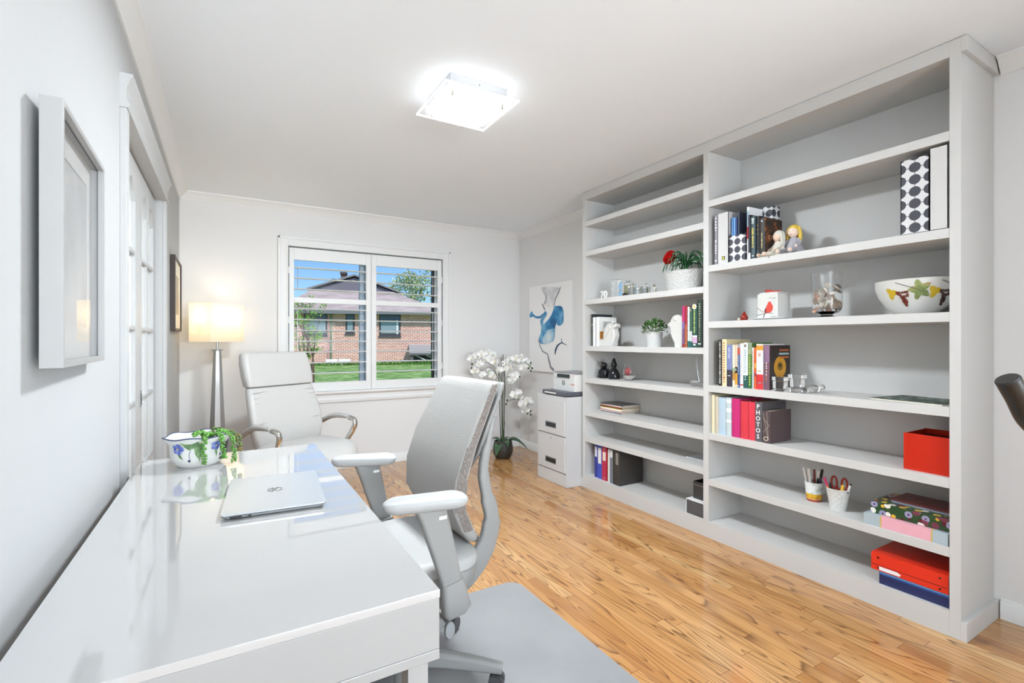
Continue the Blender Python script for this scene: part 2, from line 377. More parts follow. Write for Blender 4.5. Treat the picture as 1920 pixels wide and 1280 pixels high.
def leaf(y0, y1, lock):
    d = MB(); X1, X0 = -.365, -.40; st = .095
    ym = (y0+y1)/2; rows = [.22, .57, .92, 1.27, 1.62, 1.93]
    d.box(X0, X1, y0, y0+st, .01, 2.045, DOORW); d.box(X0, X1, y1-st, y1, .01, 2.045, DOORW)
    d.box(X0, X1, y0+st, y1-st, .01, .22, DOORW)
    d.box(X0+.005, X1-.004, ym-.012, ym+.012, .22, 1.97, DOORW)
    for z in rows[1:-1]: d.box(X0+.005, X1-.001, y0+st, y1-st, z-.011, z+.011, DOORW, .003)
    # arched top rail per pane
    for a0, a1 in ((y0+st, ym-.012), (ym+.012, y1-st)):
        n = 12; w = a1-a0; top = [(a1, 2.045), (a0, 2.045)]; arc = [(a0+w*i/n, 1.86+.09*math.sin(PI*i/n)) for i in range(n+1)]
        for i in range(n):
            p, q = arc[i], arc[i+1]
            d.loft([[(x, p[0], p[1]), (x, q[0], q[1]), (x, q[0], 2.045), (x, p[0], 2.045)] for x in (X0, X1)], DOORW)
    o = d.build('door_leaf', dr, rel=RD, smooth=30)
    g = MB(); g.box(-.386, -.382, y0+st, y1-st, .22, 1.95, P('frosted_pane', '#e9ecec', .25)); g.build('pane', o, rel=RD)
    if lock:
        k = MB(); k.box(-.366, -.362, y0+.03, y0+.075, .885, .965, P('brushed_metal', '#8a8a88', .3, .9), .001); k.box(-.3625, -.3605, y0+.042, y0+.063, .90, .95, P('dark_recess', '#3a3a3a', .4, .5)); k.build('door_handle', o, rel=RD)
leaf(2.305, 2.945, False); leaf(2.950, 3.588, True)
# ------------------------------------------------------------------ ceiling lamps
def plate_mat():
    m = bpy.data.materials.new('lamp_plate_glass'); m.use_nodes = True; t = m.node_tree; t.nodes.clear(); MC['lamp_plate_glass'] = m
    o = N(t, 'ShaderNodeOutputMaterial'); tr = N(t, 'ShaderNodeBsdfTransparent'); d = N(t, 'ShaderNodeBsdfTranslucent'); d2 = N(t, 'ShaderNodeBsdfDiffuse'); ad = N(t, 'ShaderNodeMixShader'); mx = N(t, 'ShaderNodeMixShader')
    t.links.new(d.outputs[0], ad.inputs[1]); t.links.new(d2.outputs[0], ad.inputs[2]); mx.inputs[0].default_value = .10
    t.links.new(tr.outputs[0], mx.inputs[1]); t.links.new(ad.outputs[0], mx.inputs[2]); t.links.new(mx.outputs[0], o.inputs[0]); return m
PLATE = plate_mat()
def ceiling_lamp(cx, cy, label):
    t = thing('ceiling_light', label, 'light', (cx, cy, H))
    m = MB(); m.box(-.15, .15, -.148, .148, -.038, 0, P('lamp_base', '#c9c9cc', .25, .7), .002); m.ball((0, -.149, -.02), .003, DARKM, 8); m.build('lamp_base', t)
    m = MB(); m.box(-.143, .143, -.143, .143, -.058, -.038, P('lamp_panel_glow', '#ffffff', .4, emis=('#fffdf8', PANEL), bump=('noise', 120, .3))); m.build('diffuser', t, label='glowing white diffuser')
    m = MB(); m.box(-.19, .19, -.19, .19, -.070, -.064, PLATE)
    # the plate is a clear border round a frosted middle
    for x0, x1, y0, y1 in ((-.192, .192, -.192, -.188), (-.192, .192, .188, .192), (-.192, -.188, -.192, .192), (.188, .192, -.192, .192)):
        m.box(x0, x1, y0, y1, -.072, -.062, P('glass_edge', '#ffffff', .1, emis=('#ffffff', .6)))
    m.build('glass_plate', t)
    for x in (-.13, .13):
        for y in (-.13, .13):
            k = MB(); k.cyl((x, y, -.092), (x, y, -.070), .006, .006, P('pin_metal', '#6b665c', .3, .9), 10); k.build('pin', t)
    return t
cl = ceiling_lamp(1.035, 2.215, 'square glass plate ceiling light glowing white above the room')
ll = bpy.data.lights.new('lamp_light', 'AREA'); ll.shape = 'SQUARE'; ll.size = .28; ll.energy = 38; ll.color = (.88, .95, 1.0)
lo = bpy.data.objects.new('lamp_light', ll); C.objects.link(lo); lo.location = (0, 0, -.0605); lo.parent = cl
# ------------------------------------------------------------------ bookcase
BX = 2.558; bc = thing('bookcase', 'tall light grey built-in bookcase covering the right wall', 'bookcase', (BX, 2.0, 0)); RB = (BX, 2.0, 0)
for y0, y1 in ((.780, .817), (3.169, 3.203)):
    b = MB(); b.box(BX, EX-.001, y0, y1, 0, 2.437, SHELF, .001); b.build('side_panel', bc, rel=RB, smooth=0)
b = MB(); b.box(BX, 2.874, 1.974, 2.012, .10, 2.373, SHELF, .001); b.build('divider', bc, rel=RB, smooth=0)
b = MB(); b.box(2.872, 2.885, .817, 3.169, .0, 2.40, SHELF); b.build('back_panel', bc, rel=RB, smooth=0)
b = MB(); b.box(BX+.0, 2.874, .817, 3.169, 2.373, 2.40, SHELF); b.box(BX, BX+.02, .817, 3.169, 2.40, 2.437, SHELF)
b.box(BX-.001, EX-.001, .762, .780, 2.377, 2.437, SHELF, .001); b.box(BX-.001, EX-.001, 3.203, 3.225, 2.377, 2.437, SHELF, .001); b.build('top_fascia', bc, rel=RB, smooth=0)
b = MB(); b.box(BX, 2.874, .817, 3.169, .08, .102, SHELF); b.box(BX, BX+.02, .817, 3.169, 0, .08, SHELF)
b.box(BX-.001, EX-.001, .762, .780, 0, .078, SHELF, .001); b.box(BX-.001, EX-.001, 3.203, 3.225, 0, .078, SHELF, .001); b.build('base', bc, rel=RB, smooth=0)
LZ = (2.193, 1.947, 1.549, 1.168, .906, .634, .42); RZ = (2.072, 1.674, 1.329, .938, .645, .363)
for zs, y0, y1 in ((LZ, 2.012, 3.169), (RZ, .817, 1.974)):
    for z in zs:
        b = MB(); b.box(BX, 2.873, y0+.0005, y1-.0005, z-.04, z, SHELF, .001); b.build('shelf', bc, rel=RB, smooth=0)
# ------------------------------------------------------------------ books
def marks(mb, y0, y1, z0, z1, X, mat, n, w=.45, seed=0, vert=True):
    """small worn print marks on a spine"""
    r = random.Random(seed); yc = (y0+y1)/2; hw = (y1-y0)*w/2; z = z1; dz = (z1-z0)/n
    for i in range(n):
        h = dz*.72*r.uniform(.5, 1); a = hw*r.uniform(.6, 1)
        mb.box(X-.0006, X+.0002, yc-a, yc+a, z-h, z, mat); z -= dz
def book(label, y0, y1, x0, dep, z, h, col, bands=(), mk=(), cat='book', group=None, name='book', rough=.5, hard=True, tilt=0):
    """upright book: spine faces the room (-x). bands: (fz0, fz1, colour); mk: (fz0, fz1, colour, n, width, seed)"""
    cm = P('cover_'+col[1:]+str(rough), col, rough); yc = (y0+y1)/2; R = (x0, yc, z)
    th = min(.003, (y1-y0)*.15); m = MB()
    n = 5; sp = [(x0+.004-.004*math.sin(PI*i/(n-1)), y0+(y1-y0)*i/(n-1)) for i in range(n)]
    m.prism(sp+[(x0+.006, y1), (x0+.006, y0)], 'z', z, z+h, cm)
    m.box(x0+.004, x0+dep, y0, y0+th, z, z+h, cm); m.box(x0+.004, x0+dep, y1-th, y1, z, z+h, cm)
    for f0, f1, c in bands:
        m.prism([(p[0]-.0004, p[1]) for p in sp]+[(x0+.0055, y1), (x0+.0055, y0)], 'z', z+h*f0, z+h*f1, P('band_'+c[1:], c, .5))
    for f0, f1, c, k, wd, sd in mk: marks(m, y0, y1, z+h*f0, z+h*f1, x0, P('print_'+c[1:], c, .5), k, wd, sd)
    o = m.build(name, rel=R, smooth=40); tag(o, label, cat, group)
    p = MB(); p.box(x0+.006, x0+dep-.004, y0+th, y1-th, z+.003, z+h-.004, CREAM); p.build('pages', o, rel=R, smooth=0)
    if tilt: o.rotation_euler = (tilt, 0, 0)
    return o
X0 = 2.575
# ---- right unit, second row (Z 1.674)
z = 1.674
book('slim grey-purple paperback at the left end beside the white magazine file', 1.925, 1.946, X0, .21, z, .30, '#8f8a96', mk=((.65, .95, '#e8e8f0', 5, .6, 1), (.2, .5, '#f4f4f4', 6, .5, 2), (.02, .1, '#e0e0e0', 1, .7, 3)))
def magfile(label, y0, y1, z, pol, h=.295, low=.15, X0=X0, dep=.24, frontfull=False, edge=None):
    yc = (y0+y1)/2; R = (X0, yc, z); t = .003
    fm = pol; o = MB(); hf = h if frontfull else low
    prof = [(X0, z), (X0+dep, z), (X0+dep, z+h), (X0+dep*.45, z+h), (X0, z+hf)]
    o.prism(prof, 'y', y0, y0+t, fm); o.prism(prof, 'y', y1-t, y1, fm); o.box(X0, X0+t, y0, y1, z, z+hf, fm); o.box(X0+dep-t, X0+dep, y0, y1, z, z+h, fm); o.box(X0, X0+dep, y0, y1, z, z+t, fm)
    return o, R
def dotmat(name, sc_):
    m, t, bb = nodes_mat(name); tc = N(t, 'ShaderNodeTexCoord'); s = N(t, 'ShaderNodeSeparateXYZ'); t.links.new(tc.outputs['Object'], s.inputs[0])
    h_ = math_(t, 'ADD', s.outputs[0], s.outputs[1])
    fy = math_(t, 'SUBTRACT', math_(t, 'FRACT', math_(t, 'ADD', math_(t, 'DIVIDE', h_, sc_), .5)), .5); fz = math_(t, 'SUBTRACT', math_(t, 'FRACT', math_(t, 'DIVIDE', s.outputs[2], sc_)), .5)
    d = math_(t, 'SQRT', math_(t, 'ADD', math_(t, 'MULTIPLY', fy, fy), math_(t, 'MULTIPLY', fz, fz)))
    dot = math_(t, 'LESS_THAN', d, .41)
    ln = math_(t, 'LESS_THAN', math_(t, 'MINIMUM', math_(t, 'ABSOLUTE', fy), math_(t, 'ABSOLUTE', fz)), .025)
    t.links.new(mixc(t, math_(t, 'MAXIMUM', dot, ln), '#d9d9db', '#3c3c47'), bb.inputs['Base Color']); bb.inputs['Roughness'].default_value = .5
    return m
WF = P('white_card', '#cfcecd', .6)
o, R = magfile('', 1.848, 1.922, z, WF, h=.305, frontfull=True)
o = o.build('magazine_file', rel=R, smooth=0); tag(o, 'plain white magazine file turned spine out with a small yellow and black sticker', 'magazine file')
s = MB(); s.box(X0-.001, X0, 1.872, 1.892, z+.022, z+.044, P('st_black', '#202018')); s.box(X0-.0016, X0, 1.877, 1.887, z+.024, z+.040, P('st_yellow', '#d8d048')); s.build('sticker', o, rel=R, label='small yellow and black sticker')
o, R = magfile('', 1.735, 1.845, z, dotmat('dots_a', .047), h=.295, low=.155)
o = o.build('magazine_file', rel=R, smooth=0); tag(o, 'short-fronted magazine file with black dots on white holding blue magazines', 'magazine file')
for k, (a, c_, hh, lb) in enumerate(((1.830, '#4f86c4', .265, 'pale blue magazine standing first inside the dotted file'), (1.817, '#6ea3d8', .265, 'light blue magazine standing second inside the dotted file'), (1.806, '#27407a', .262, 'thin navy magazine between the light blue and dark slate ones in the file'), (1.79, '#2c3548', .292, 'dark slate magazine, tallest inside the dotted file'))):
    m = MB(); m.box(X0+.012, X0+.222, a-.0055, a+.0045, z+.004, z+hh, P('mag_'+c_[1:], c_, .35)); m2 = m.build('magazine', rel=(X0+.012, a, z+.004), smooth=0); tag(m2, lb, 'magazine', 'magazines in the dotted file')
    m = MB(); m.box(X0+.2221, X0+.2224, a-.004, a+.003, z+.006, z+hh-.002, CREAM); m.build('page_edges', m2, rel=(X0+.012, a, z+.004), smooth=0)
def covbook(label, y0, y1, x0, dep, h, col, **k): return book(label, y0, y1, x0, dep, z, h, col, **k)
covbook('tall white and pale blue folder with a red block beside the dotted file', 1.722, 1.734, X0+.004, .23, .305, '#eef2f4', bands=((.40, .62, '#b02430'), (.62, .92, '#9fb9cc')))
covbook('slim black book with a white foot between the white folder and teal spine', 1.708, 1.7215, X0-.002, .19, .255, '#2a2830', bands=((0, .15, '#e8eef0'),))
bk = covbook('dark teal book with yellow script running down its spine', 1.682, 1.707, X0+.002, .20, .243, '#41545a', mk=((.25, .72, '#e6cf58', 10, .5, 5), (.80, .95, '#dfe6e4', 3, .7, 6), (.04, .09, '#e0e0e0', 1, .7, 7)))
covbook('black book with tiny gold specks between teal spine and dark brown book', 1.660, 1.681, X0+.01, .20, .24, '#17171c', mk=((.5, .8, '#c89b3c', 3, .12, 8),), bands=((0, .18, '#2b3f4c'),))
bk = covbook('dark book with orange and brown cover showing beside the seated dolls', 1.624, 1.659, X0+.004, .165, .222, '#2a2622', mk=((.22, .62, '#e8d890', 9, .18, 9), (.88, .94, '#dedede', 1, .3, 10)))
CV = grape_noise('brown_leaf_cover', '#140f0c', '#3b2413', '#b5652a', 22)
s = MB(); s.box(X0+.006, X0+.167, 1.6233, 1.624, z+.002, z+.220, CV); s.build('front_cover', bk, rel=(X0+.004, 1.6415, z), smooth=0, label='dark cover with orange leaf pattern')
text('CO', .032, P('cover_letter', '#e6b79a', .5), bk, frame((.055, -.019, .115), (1, 0, 0), (0, 0, 1), (0, -1, 0)))
# small harlequin box on top at the rear
m = MB(); m.box(2.71, 2.79, 1.662, 1.722, z, z+.318, dotmat('dots_c', .05), .006); tag(m.build('gift_box', rel=(2.75, 1.69, z)), 'tall black and white patterned box peeking out behind the dark books', 'box')
# tall dotted file and white file at right end
o, R = magfile('', .905, .985, z, WF, h=.325)
DT = dotmat('dots_b', .052)
o, R = magfile('', .885, .987, z, DT, h=.325, frontfull=True, X0=2.565); o = o.build('magazine_file', rel=R, smooth=0); tag(o, 'large magazine file printed with dark dots on white near the right post', 'magazine file')
o, R = magfile('', .822, .884, z, WF, h=.345, frontfull=True, X0=2.562, dep=.26); o = o.build('magazine_file', rel=R, smooth=0); tag(o, 'tall plain white file squeezed against the right post beside the large dotted file', 'magazine file')
# ---- dolls
def doll(name, label, loc, rz, hair, dress, skin, long_hair, sc_=1.0, legs=True):
    t = thing(name, label, 'figurine', loc, rz); t.scale = (sc_,)*3
    HM, DM, SM = P('hair_'+hair[1:], hair, .55, bump=('noise', 180, .6)), P('dress_'+dress[1:], dress, .7, bump=('noise', 90, .5)), P('skin_'+skin[1:], skin, .5)
    m = MB(); m.lathe([(.0, 0), (.040, .0), (.044, .010), (.034, .028), (.023, .050), (.018, .062), (.010, .070), (.0, .072)], DM, seg=20, oval=(1, .85)); m.build('dress', t)
    m = MB(); m.ball((0, .002, .091), (.0205, .0205, .023), SM, 18); m.ball((0, .0225, .089), .0028, SM, 8); m.cyl((0, 0, .062), (0, 0, .075), .007, .007, SM, 10); h = m.build('head', t)
    m = MB()
    for x in (-.008, .008): m.ball((x, .0205, .094), (.0018, .001, .0012), P('eye_dark', '#403028'), 8)
    m.ball((0, .0195, .079), (.004, .0015, .0012), P('lip', '#c98078'), 8); m.build('face', h)
    m = MB(); n = 10
    m.ball((0, -.004, .098), (.0235, .0235, .0225), HM, 18)
    for i in range(n):
        a = PI*(.02+.96*i/(n-1)) + PI; x, y = .021*math.cos(a), .019*math.sin(a)
        zz = .035 if long_hair else .062
        m.tube([(x*.9, y*.9, .108), (x*1.1, y*1.1-.002, .085), (x*1.15, y*1.05, (zz+.08)/2), (x*.95, y*.9, zz)], [.006, .0065, .006, .003], HM, 6)
    m.build('hair', t)
    for s_ in (-1, 1):
        m = MB(); m.tube([(.017*s_, 0, .060), (.030*s_, .012, .044), (.026*s_, .032, .030)], [.0075, .0065, .0055], DM, 8); m.ball((.025*s_, .034, .029), .006, SM, 8); m.build('arm', t)
        if legs:
            m = MB(); m.tube([(.014*s_, .02, .012), (.02*s_, .05, .012), (.022*s_, .072, .009)], [.011, .009, .007], DM, 8); m.ball((.023*s_, .078, .010), (.007, .011, .009), SM, 8); m.build('leg', t)
    return t
doll('figurine', 'seated cloth doll with grey-white hair in cream, nearer the dark book', (2.63, 1.578, z), math.radians(62), '#cfcdc2', '#d9d5c8', '#e9c9b4', True, 1.22)
doll('figurine', 'seated doll with long yellow hair in grey, leaning behind the white-haired doll', (2.675, 1.520, z+.006), math.radians(95), '#e0bd4a', '#a7a5ac', '#efd3c0', True, 1.38)
bpy.context.view_layer.update()
# ---- right unit, third row (Z 1.329)
z = 1.329
t = thing('bird_ornament', 'tiny glazed red-brown bird ornament left of the cardinal canister', 'ornament', (2.64, 1.79, z))
RED = P('bird_red', '#8e1f12', .2); 
m = MB(); m.lathe([(0, .003), (.016, .003), (.021, .012), (.020, .024), (.013, .036), (.006, .048), (.0, .058)], RED, seg=20); m.build('body', t)
m = MB(); m.lathe([(0, 0), (.032, 0), (.036, .003), (.0, .004)], P('dish_grey', '#a5a59f', .4)); m.build('dish', t)
m = MB()
for i in range(5): m.ball((-.012+.0*i, .026+.004*math.cos(i*1.3), .010+.003*math.sin(i*1.3)), .005, P('petal_cream', '#e6dcc8', .5), 8)
m.build('flower', t)
# cardinal canister on plate
t = thing('plate', 'small square white plate under the cardinal canister', 'plate', (2.675, 1.625, z))
m = MB(); m.loft([[(x, y, zz) for x, y in rr(w_, w_*1.15, .012)] for w_, zz in ((.13, 0), (.14, .002), (.185, .008), (.185, .0095), (.135, .004))], TRIM); m.build('plate_dish', t)
t = thing('canister', 'square white ceramic canister painted with a red cardinal on a branch', 'canister', (2.672, 1.628, z+.0045)); WG = P('ceramic_white', '#d8d7d3', .18)
m = MB(); m.box(-.062, .062, -.058, .062, 0, .142, WG, .006, 3); m.build('body', t)
m = MB(); m.loft([[(x, y, zz) for x, y in rr(w_, w_, .01)] for w_, zz in ((.110, .142), (.112, .148), (.09, .150))], WG); k = m.build('lid', t)
m = MB(); m.tube([(-.01, .04, .156), (-.01, .018, .159), (-.008, -.005, .153), (-.006, -.045, .158)], [.004, .010, .0065, .002], P('card_red', '#c03328', .4), 10); m.ball((-.01, .040, .163), .007, P('card_red2', '#b52a20', .4), 10); m.cyl((-.01, .046, .162), (-.01, .056, .160), .0025, .0005, P('dk_br', '#3a2018')); m.build('bird_knob', k, label='red bird shaped knob')
m = MB(); XF = -.0625
def fp(pts, mat, X=XF, th=.0005): m.loft([[(X-th, p[0], p[1]) for p in pts], [(X+.0005, p[0], p[1]) for p in pts]], mat)
# cardinal: y positive is picture left
fp([(-.010, .098), (-.004, .090), (-.000, .080), (.006, .072), (.010, .055), (.012, .040), (.020, .010), (.026, .004), (.022, .016), (.012, .034), (-.004, .032), (-.022, .038), (-.030, .050), (-.032, .066), (-.028, .078), (-.020, .086), (-.024, .090)], P('card_red3', '#d4473a', .4))
fp([(.010, .062), (.018, .045), (.012, .036), (.006, .044)], P('wing_dk', '#7c2a2a', .4), XF-.0006)
for pts in ([(.061, .065), (.03, .042), (.005, .036), (-.034, .028)], [(.061, .022), (.03, .028), (.0, .034)]):
    m.tube([(XF-.0005, p[0], p[1]) for p in pts], .0011, P('twig', '#4a4440', .5), 6)
m.tube([(XF-.0005, -.012, .116), (XF-.0005, -.022, .117)], .0012, P('twig', '#4a4440'), 6); m.tube([(XF-.0005, -.028, .112), (XF-.0005, -.048, .114)], .001, P('twig', '#4a4440'), 6); m.tube([(XF-.0005, -.02, .012), (XF-.0005, -.055, .011)], .001, P('twig', '#4a4440'), 6)
m.build('painted_cardinal', t, label='painted red cardinal on a thin branch')
# glass vase with shells
t = thing('glass_vase', 'tall clear glass vase half filled with seashells', 'vase', (2.68, 1.352, z))
m = MB(); m.lathe([(.0, 0), (.046, 0), (.050, .004), (.030, .012), (.028, .018), (.055, .030), (.066, .045), (.069, .07), (.069, .232), (.0672, .232), (.0672, .07), (.0645, .046), (.053, .033), (.0, .030)], GLASS, seg=40); m.build('glass_body', t)
r = random.Random(3)
for i in range(34):
    a = 2.4*i; q = (.052 if i % 3 else .022); zz = .040+(i/34)*.11+(.02 if math.sin(a) < -.3 and i > 14 else 0); s_ = r.uniform(.015, .024)
    col = r.choice(['#d9cdbb', '#c9b8a2', '#e8ded0', '#b39b86', '#d8a993', '#9c8f80', '#efe9de'])
    o = MB(); n = 14; rings = []
    for k in range(6):
        f_ = k/5; rad = s_*math.sin(PI*.5*(1-f_)+.05)
        rings.append([(rad*math.cos(2*PI*j/n)*(1+.08*(j % 2)), rad*math.sin(2*PI*j/n)*.8*(1+.08*(j % 2)), s_*.55*f_) for j in range(n)])
    o.loft(rings, P('shell_'+col[1:], col, .45)); o = o.build('seashell', rel=None); o.location = (2.68+q*math.cos(a), 1.352+q*math.sin(a), z+zz); o.rotation_euler = (r.uniform(-1, 1), r.uniform(-1.2, 1.2), r.uniform(0, 6))
    tint_ = {'#d9cdbb': 'sand coloured', '#c9b8a2': 'tan', '#e8ded0': 'cream', '#b39b86': 'brown', '#d8a993': 'pink', '#9c8f80': 'grey-brown', '#efe9de': 'white'}[col]
    tag(o, 'small %s seashell %s inside the clear glass vase' % (tint_, ('at the bottom', 'low in the pile', 'in the middle of the pile', 'on top of the pile')[min(3, i*4//34)]), 'seashell', 'seashells in the glass vase')
# grape bowl
t = thing('bowl', 'large white bowl painted with grapes and vine leaves', 'bowl', (2.715, .985, z)); rx, ry = .128, .158
m = MB(); m.lathe([(0, .004), (.40, .004), (.44, 0), (.48, .004), (.72, .035), (.90, .080), (.985, .120), (1.0, .155), (.975, .157), (.955, .12), (.86, .08), (.66, .04), (.0, .016)], WG, seg=48, oval=(rx, ry)); m.build('bowl_body', t)
m = MB(); m.lathe([(.40, -.0), (.47, -.0), (.47, .006), (.40, .006)], P('terracotta', '#c4622f', .6), seg=40, oval=(rx, ry)); m.build('foot_ring', t, label='orange terracotta foot')
def fan(m, f, pts, mat):
    n = len(pts); cx, cz = sum(p[0] for p in pts)/n, sum(p[1] for p in pts)/n; vs = [f(cx, cz)]; fs = []; K = 6
    for k in range(1, K+1): vs += [f(cx+(p[0]-cx)*k/K, cz+(p[1]-cz)*k/K) for p in pts]
    for i in range(n):
        j = (i+1) % n; fs.append([0, 1+i, 1+j])
        for k in range(1, K): a, b_ = 1+(k-1)*n, 1+k*n; fs.append([a+i, b_+i, b_+j, a+j])
    m.add(vs, fs, mat)
def onbowl(a, zz, off=.001):
    prof = [(.48, .004), (.72, .035), (.90, .080), (.985, .120), (1.0, .155)]
    for (r0, z0), (r1, z1) in zip(prof, prof[1:]):
        if z0 <= zz <= z1: f_ = (zz-z0)/(z1-z0); q = r0+(r1-r0)*f_; break
    else: q = 1
    return Vector(((rx*q+off)*math.cos(a), (ry*q+off)*math.sin(a), zz))
def decal(parent, name, ac, zc, pts, mat, off=.0012):
    m = MB(); fan(m, lambda a, z_: onbowl(ac+a, min(.15, max(.012, zc+z_)), off), pts, mat); return m.build(name, parent, smooth=0)
VL = grape_noise('vine_leaf', '#5a7040', '#8f9a5c', '#a88a56', 25); YL = P('yellow_leaf', '#c9ab22', .5); GRP = P('grape_red', '#6e2a1c', .3); GRD = P('grape_dark', '#3b1a18', .3); DKL = grape_noise('dark_vine_leaf', '#2c3d22', '#4b5a30', '#7b6a48', 40)
def leafshape(s_, rot=0, k=5):
    o = []
    for i in range(30):
        a = 2*PI*i/30; u_ = (a*k/(2*PI)) % 1; rr_ = s_*(.50+.50*abs(1-2*u_)**1.1)*(1+.05*math.sin(a*13)); o.append((rr_*math.cos(a+rot)*6.0, rr_*math.sin(a+rot)))
    return o
# angle PI faces -x (the room), towards -PI/2 faces -y (the camera side)
for ac, L, Y_, G in ((PI+.05, VL, YL, GRP), (PI+1.12, DKL, YL, GRD)):
    decal(t, 'painted_leaf', ac+.32, .105, leafshape(.048, .6), L); decal(t, 'painted_leaf', ac-.40, .095, leafshape(.030, .2, 3), Y_)
    g = MB(); r = random.Random(5)
    for k in range(34):
        f_ = r.random(); aa = ac-.10+r.uniform(-1, 1)*.16*(1-f_)+.05*f_; g.ball(onbowl(aa, .098-.060*f_, .001), .0052, G, 8)
    g.build('painted_grapes', t); g = MB(); g.tube([onbowl(ac-.25+.1*i, .142-.007*i, .0015) for i in range(7)], .0014, P('twig', '#4a4440'), 6); g.build('painted_stem', t)
# ---- right unit, fourth row (Z .938)
z = .938; Xb = 2.585
SP = [
 (1.902, 1.925, .21, .275, '#26241f', [], [(.03, .97, '#efeee6', 26, .4, 11)], 'slim black book with white lettering at the left end of the cookbook row'),
 (1.870, 1.901, .23, .283, '#e9d9ae', [], [(.05, .93, '#b3502a', 17, .35, 12)], 'tall cream book with orange lettering down its wide spine'),
 (1.833, 1.869, .20, .250, '#7d86b4', [(0, .40, '#3b3440')], [(.66, .92, '#d9dced', 7, .35, 13), (.22, .27, '#d0d0d6', 1, .6, 14)], 'purple-blue book with dark lower half beside the cream book'),
 (1.815, 1.832, .19, .25, '#e3dcc6', [(.16, .36, '#b98a52'), (.36, .45, '#9fb889')], [], 'thin cream book with brown smudge and pale green band low on its spine'),
 (1.798, 1.814, .19, .25, '#e0cdb2', [(.06, .33, '#d99a2e'), (.33, .48, '#1f1c1c')], [(.37, .44, '#eeeeee', 1, .4, 15)], 'thin beige book with black and amber blocks near the foot'),
 (1.784, 1.797, .19, .252, '#32518a', [(.76, .92, '#c64a38'), (.92, 1, '#a9a4ac')], [(.30, .74, '#c4d4e6', 12, .5, 16), (.01, .05, '#d8c8e8', 1, .6, 17)], 'slim blue book with red block at the top'),
 (1.762, 1.782, .19, .258, '#efece9', [(.05, .08, '#c23a36')], [(.2, .85, '#a8a4b8', 13, .25, 18)], 'white book with faint lettering and a small red mark'),
 (1.732, 1.761, .20, .262, '#e6e8e2', [(0, .28, '#2c5a55'), (.28, .92, '#dfe6e6')], [(.32, .84, '#7ea6b4', 10, .35, 19), (.88, .96, '#8a6a62', 1, .5, 20), (.16, .26, '#c0dcd4', 2, .3, 21)], 'pale book with teal block at its foot and floral emblem'),
 (1.707, 1.731, .20, .262, '#4f7a3c', [(.75, 1, '#8a9a80'), (0, .3, '#2e6a3a')], [(.05, .85, '#c5cc6a', 15, .35, 22)], 'green book with yellow lettering beside the pale teal-footed book'),
 (1.695, 1.706, .19, .235, '#e8ddd2', [(0, .45, '#cfd6dc')], [(.5, .9, '#c0a090', 6, .3, 23)], 'thin pinkish cream book right of the green one'),
 (1.681, 1.694, .19, .235, '#d8602c', [(.5, .62, '#e8a24a'), (.3, .38, '#9a3a40')], [], 'slim orange book left of the wide white and red one'),
 (1.640, 1.680, .21, .255, '#ece8ea', [(0, .33, '#d2323a'), (.86, .97, '#ee9a3a'), (.13, .16, '#f0d8d8')], [(.38, .41, '#c09850', 1, .55, 24), (.72, .80, '#c98a70', 3, .5, 25)], 'wide white book with red foot and orange top band'),
]
for y0, y1, dep, h_, col, bd, mk_, lb in SP: book(lb, y0, y1, Xb, dep, z, h_, col, bd, mk_)
bk = book('thick brown book whose dark cover shows a yellow hat at the row end', 1.605, 1.638, Xb+.004, .20, z, .248, '#7a5664', [(.62, .98, '#8a6a86')], [(.3, .62, '#f0e8e0', 5, .2, 27), (.2, .3, '#e8963a', 3, .2, 28)])
Rk = (Xb+.004, 1.6215, z)
s = MB(); s.box(Xb+.008, Xb+.203, 1.6040, 1.6049, z+.001, z+.247, P('dark_cover', '#2c201c', .4), 0); c_ = s.build('front_cover', bk, rel=Rk, smooth=0, label='dark brown glossy cover')
s = MB(); Yc = 1.6036
def ell(cx, cz, a, b_, n=24): return [(cx+a*math.cos(2*PI*i/n), cz+b_*math.sin(2*PI*i/n)) for i in range(n)]
def yface(s, pts, mat, Y): s.loft([[(p[0], Y, p[1]) for p in pts], [(p[0], Y+.0008, p[1]) for p in pts]], mat)
yface(s, ell(Xb+.105, z+.125, .058, .060), P('hat_yellow', '#cf9322', .5), Yc); yface(s, ell(Xb+.105, z+.13, .026, .024), P('hat_dark', '#8a6418', .5), Yc-.0006); yface(s, ell(Xb+.105, z+.135, .013, .010), P('hat_dk2', '#3a2a12', .5), Yc-.0012)
s.box(Xb+.10, Xb+.19, Yc-.0004, Yc+.0004, z+.215, z+.225, P('ct1', '#b0602c')); s.box(Xb+.095, Xb+.19, Yc-.0004, Yc+.0004, z+.195, z+.205, P('ct2', '#a8c8cc')); s.box(Xb+.105, Xb+.19, Yc-.0004, Yc+.0004, z+.175, z+.186, P('ct1', '#b0602c'))
s.build('cover_picture', bk, rel=Rk, smooth=0, label='yellow hat picture and title bars')
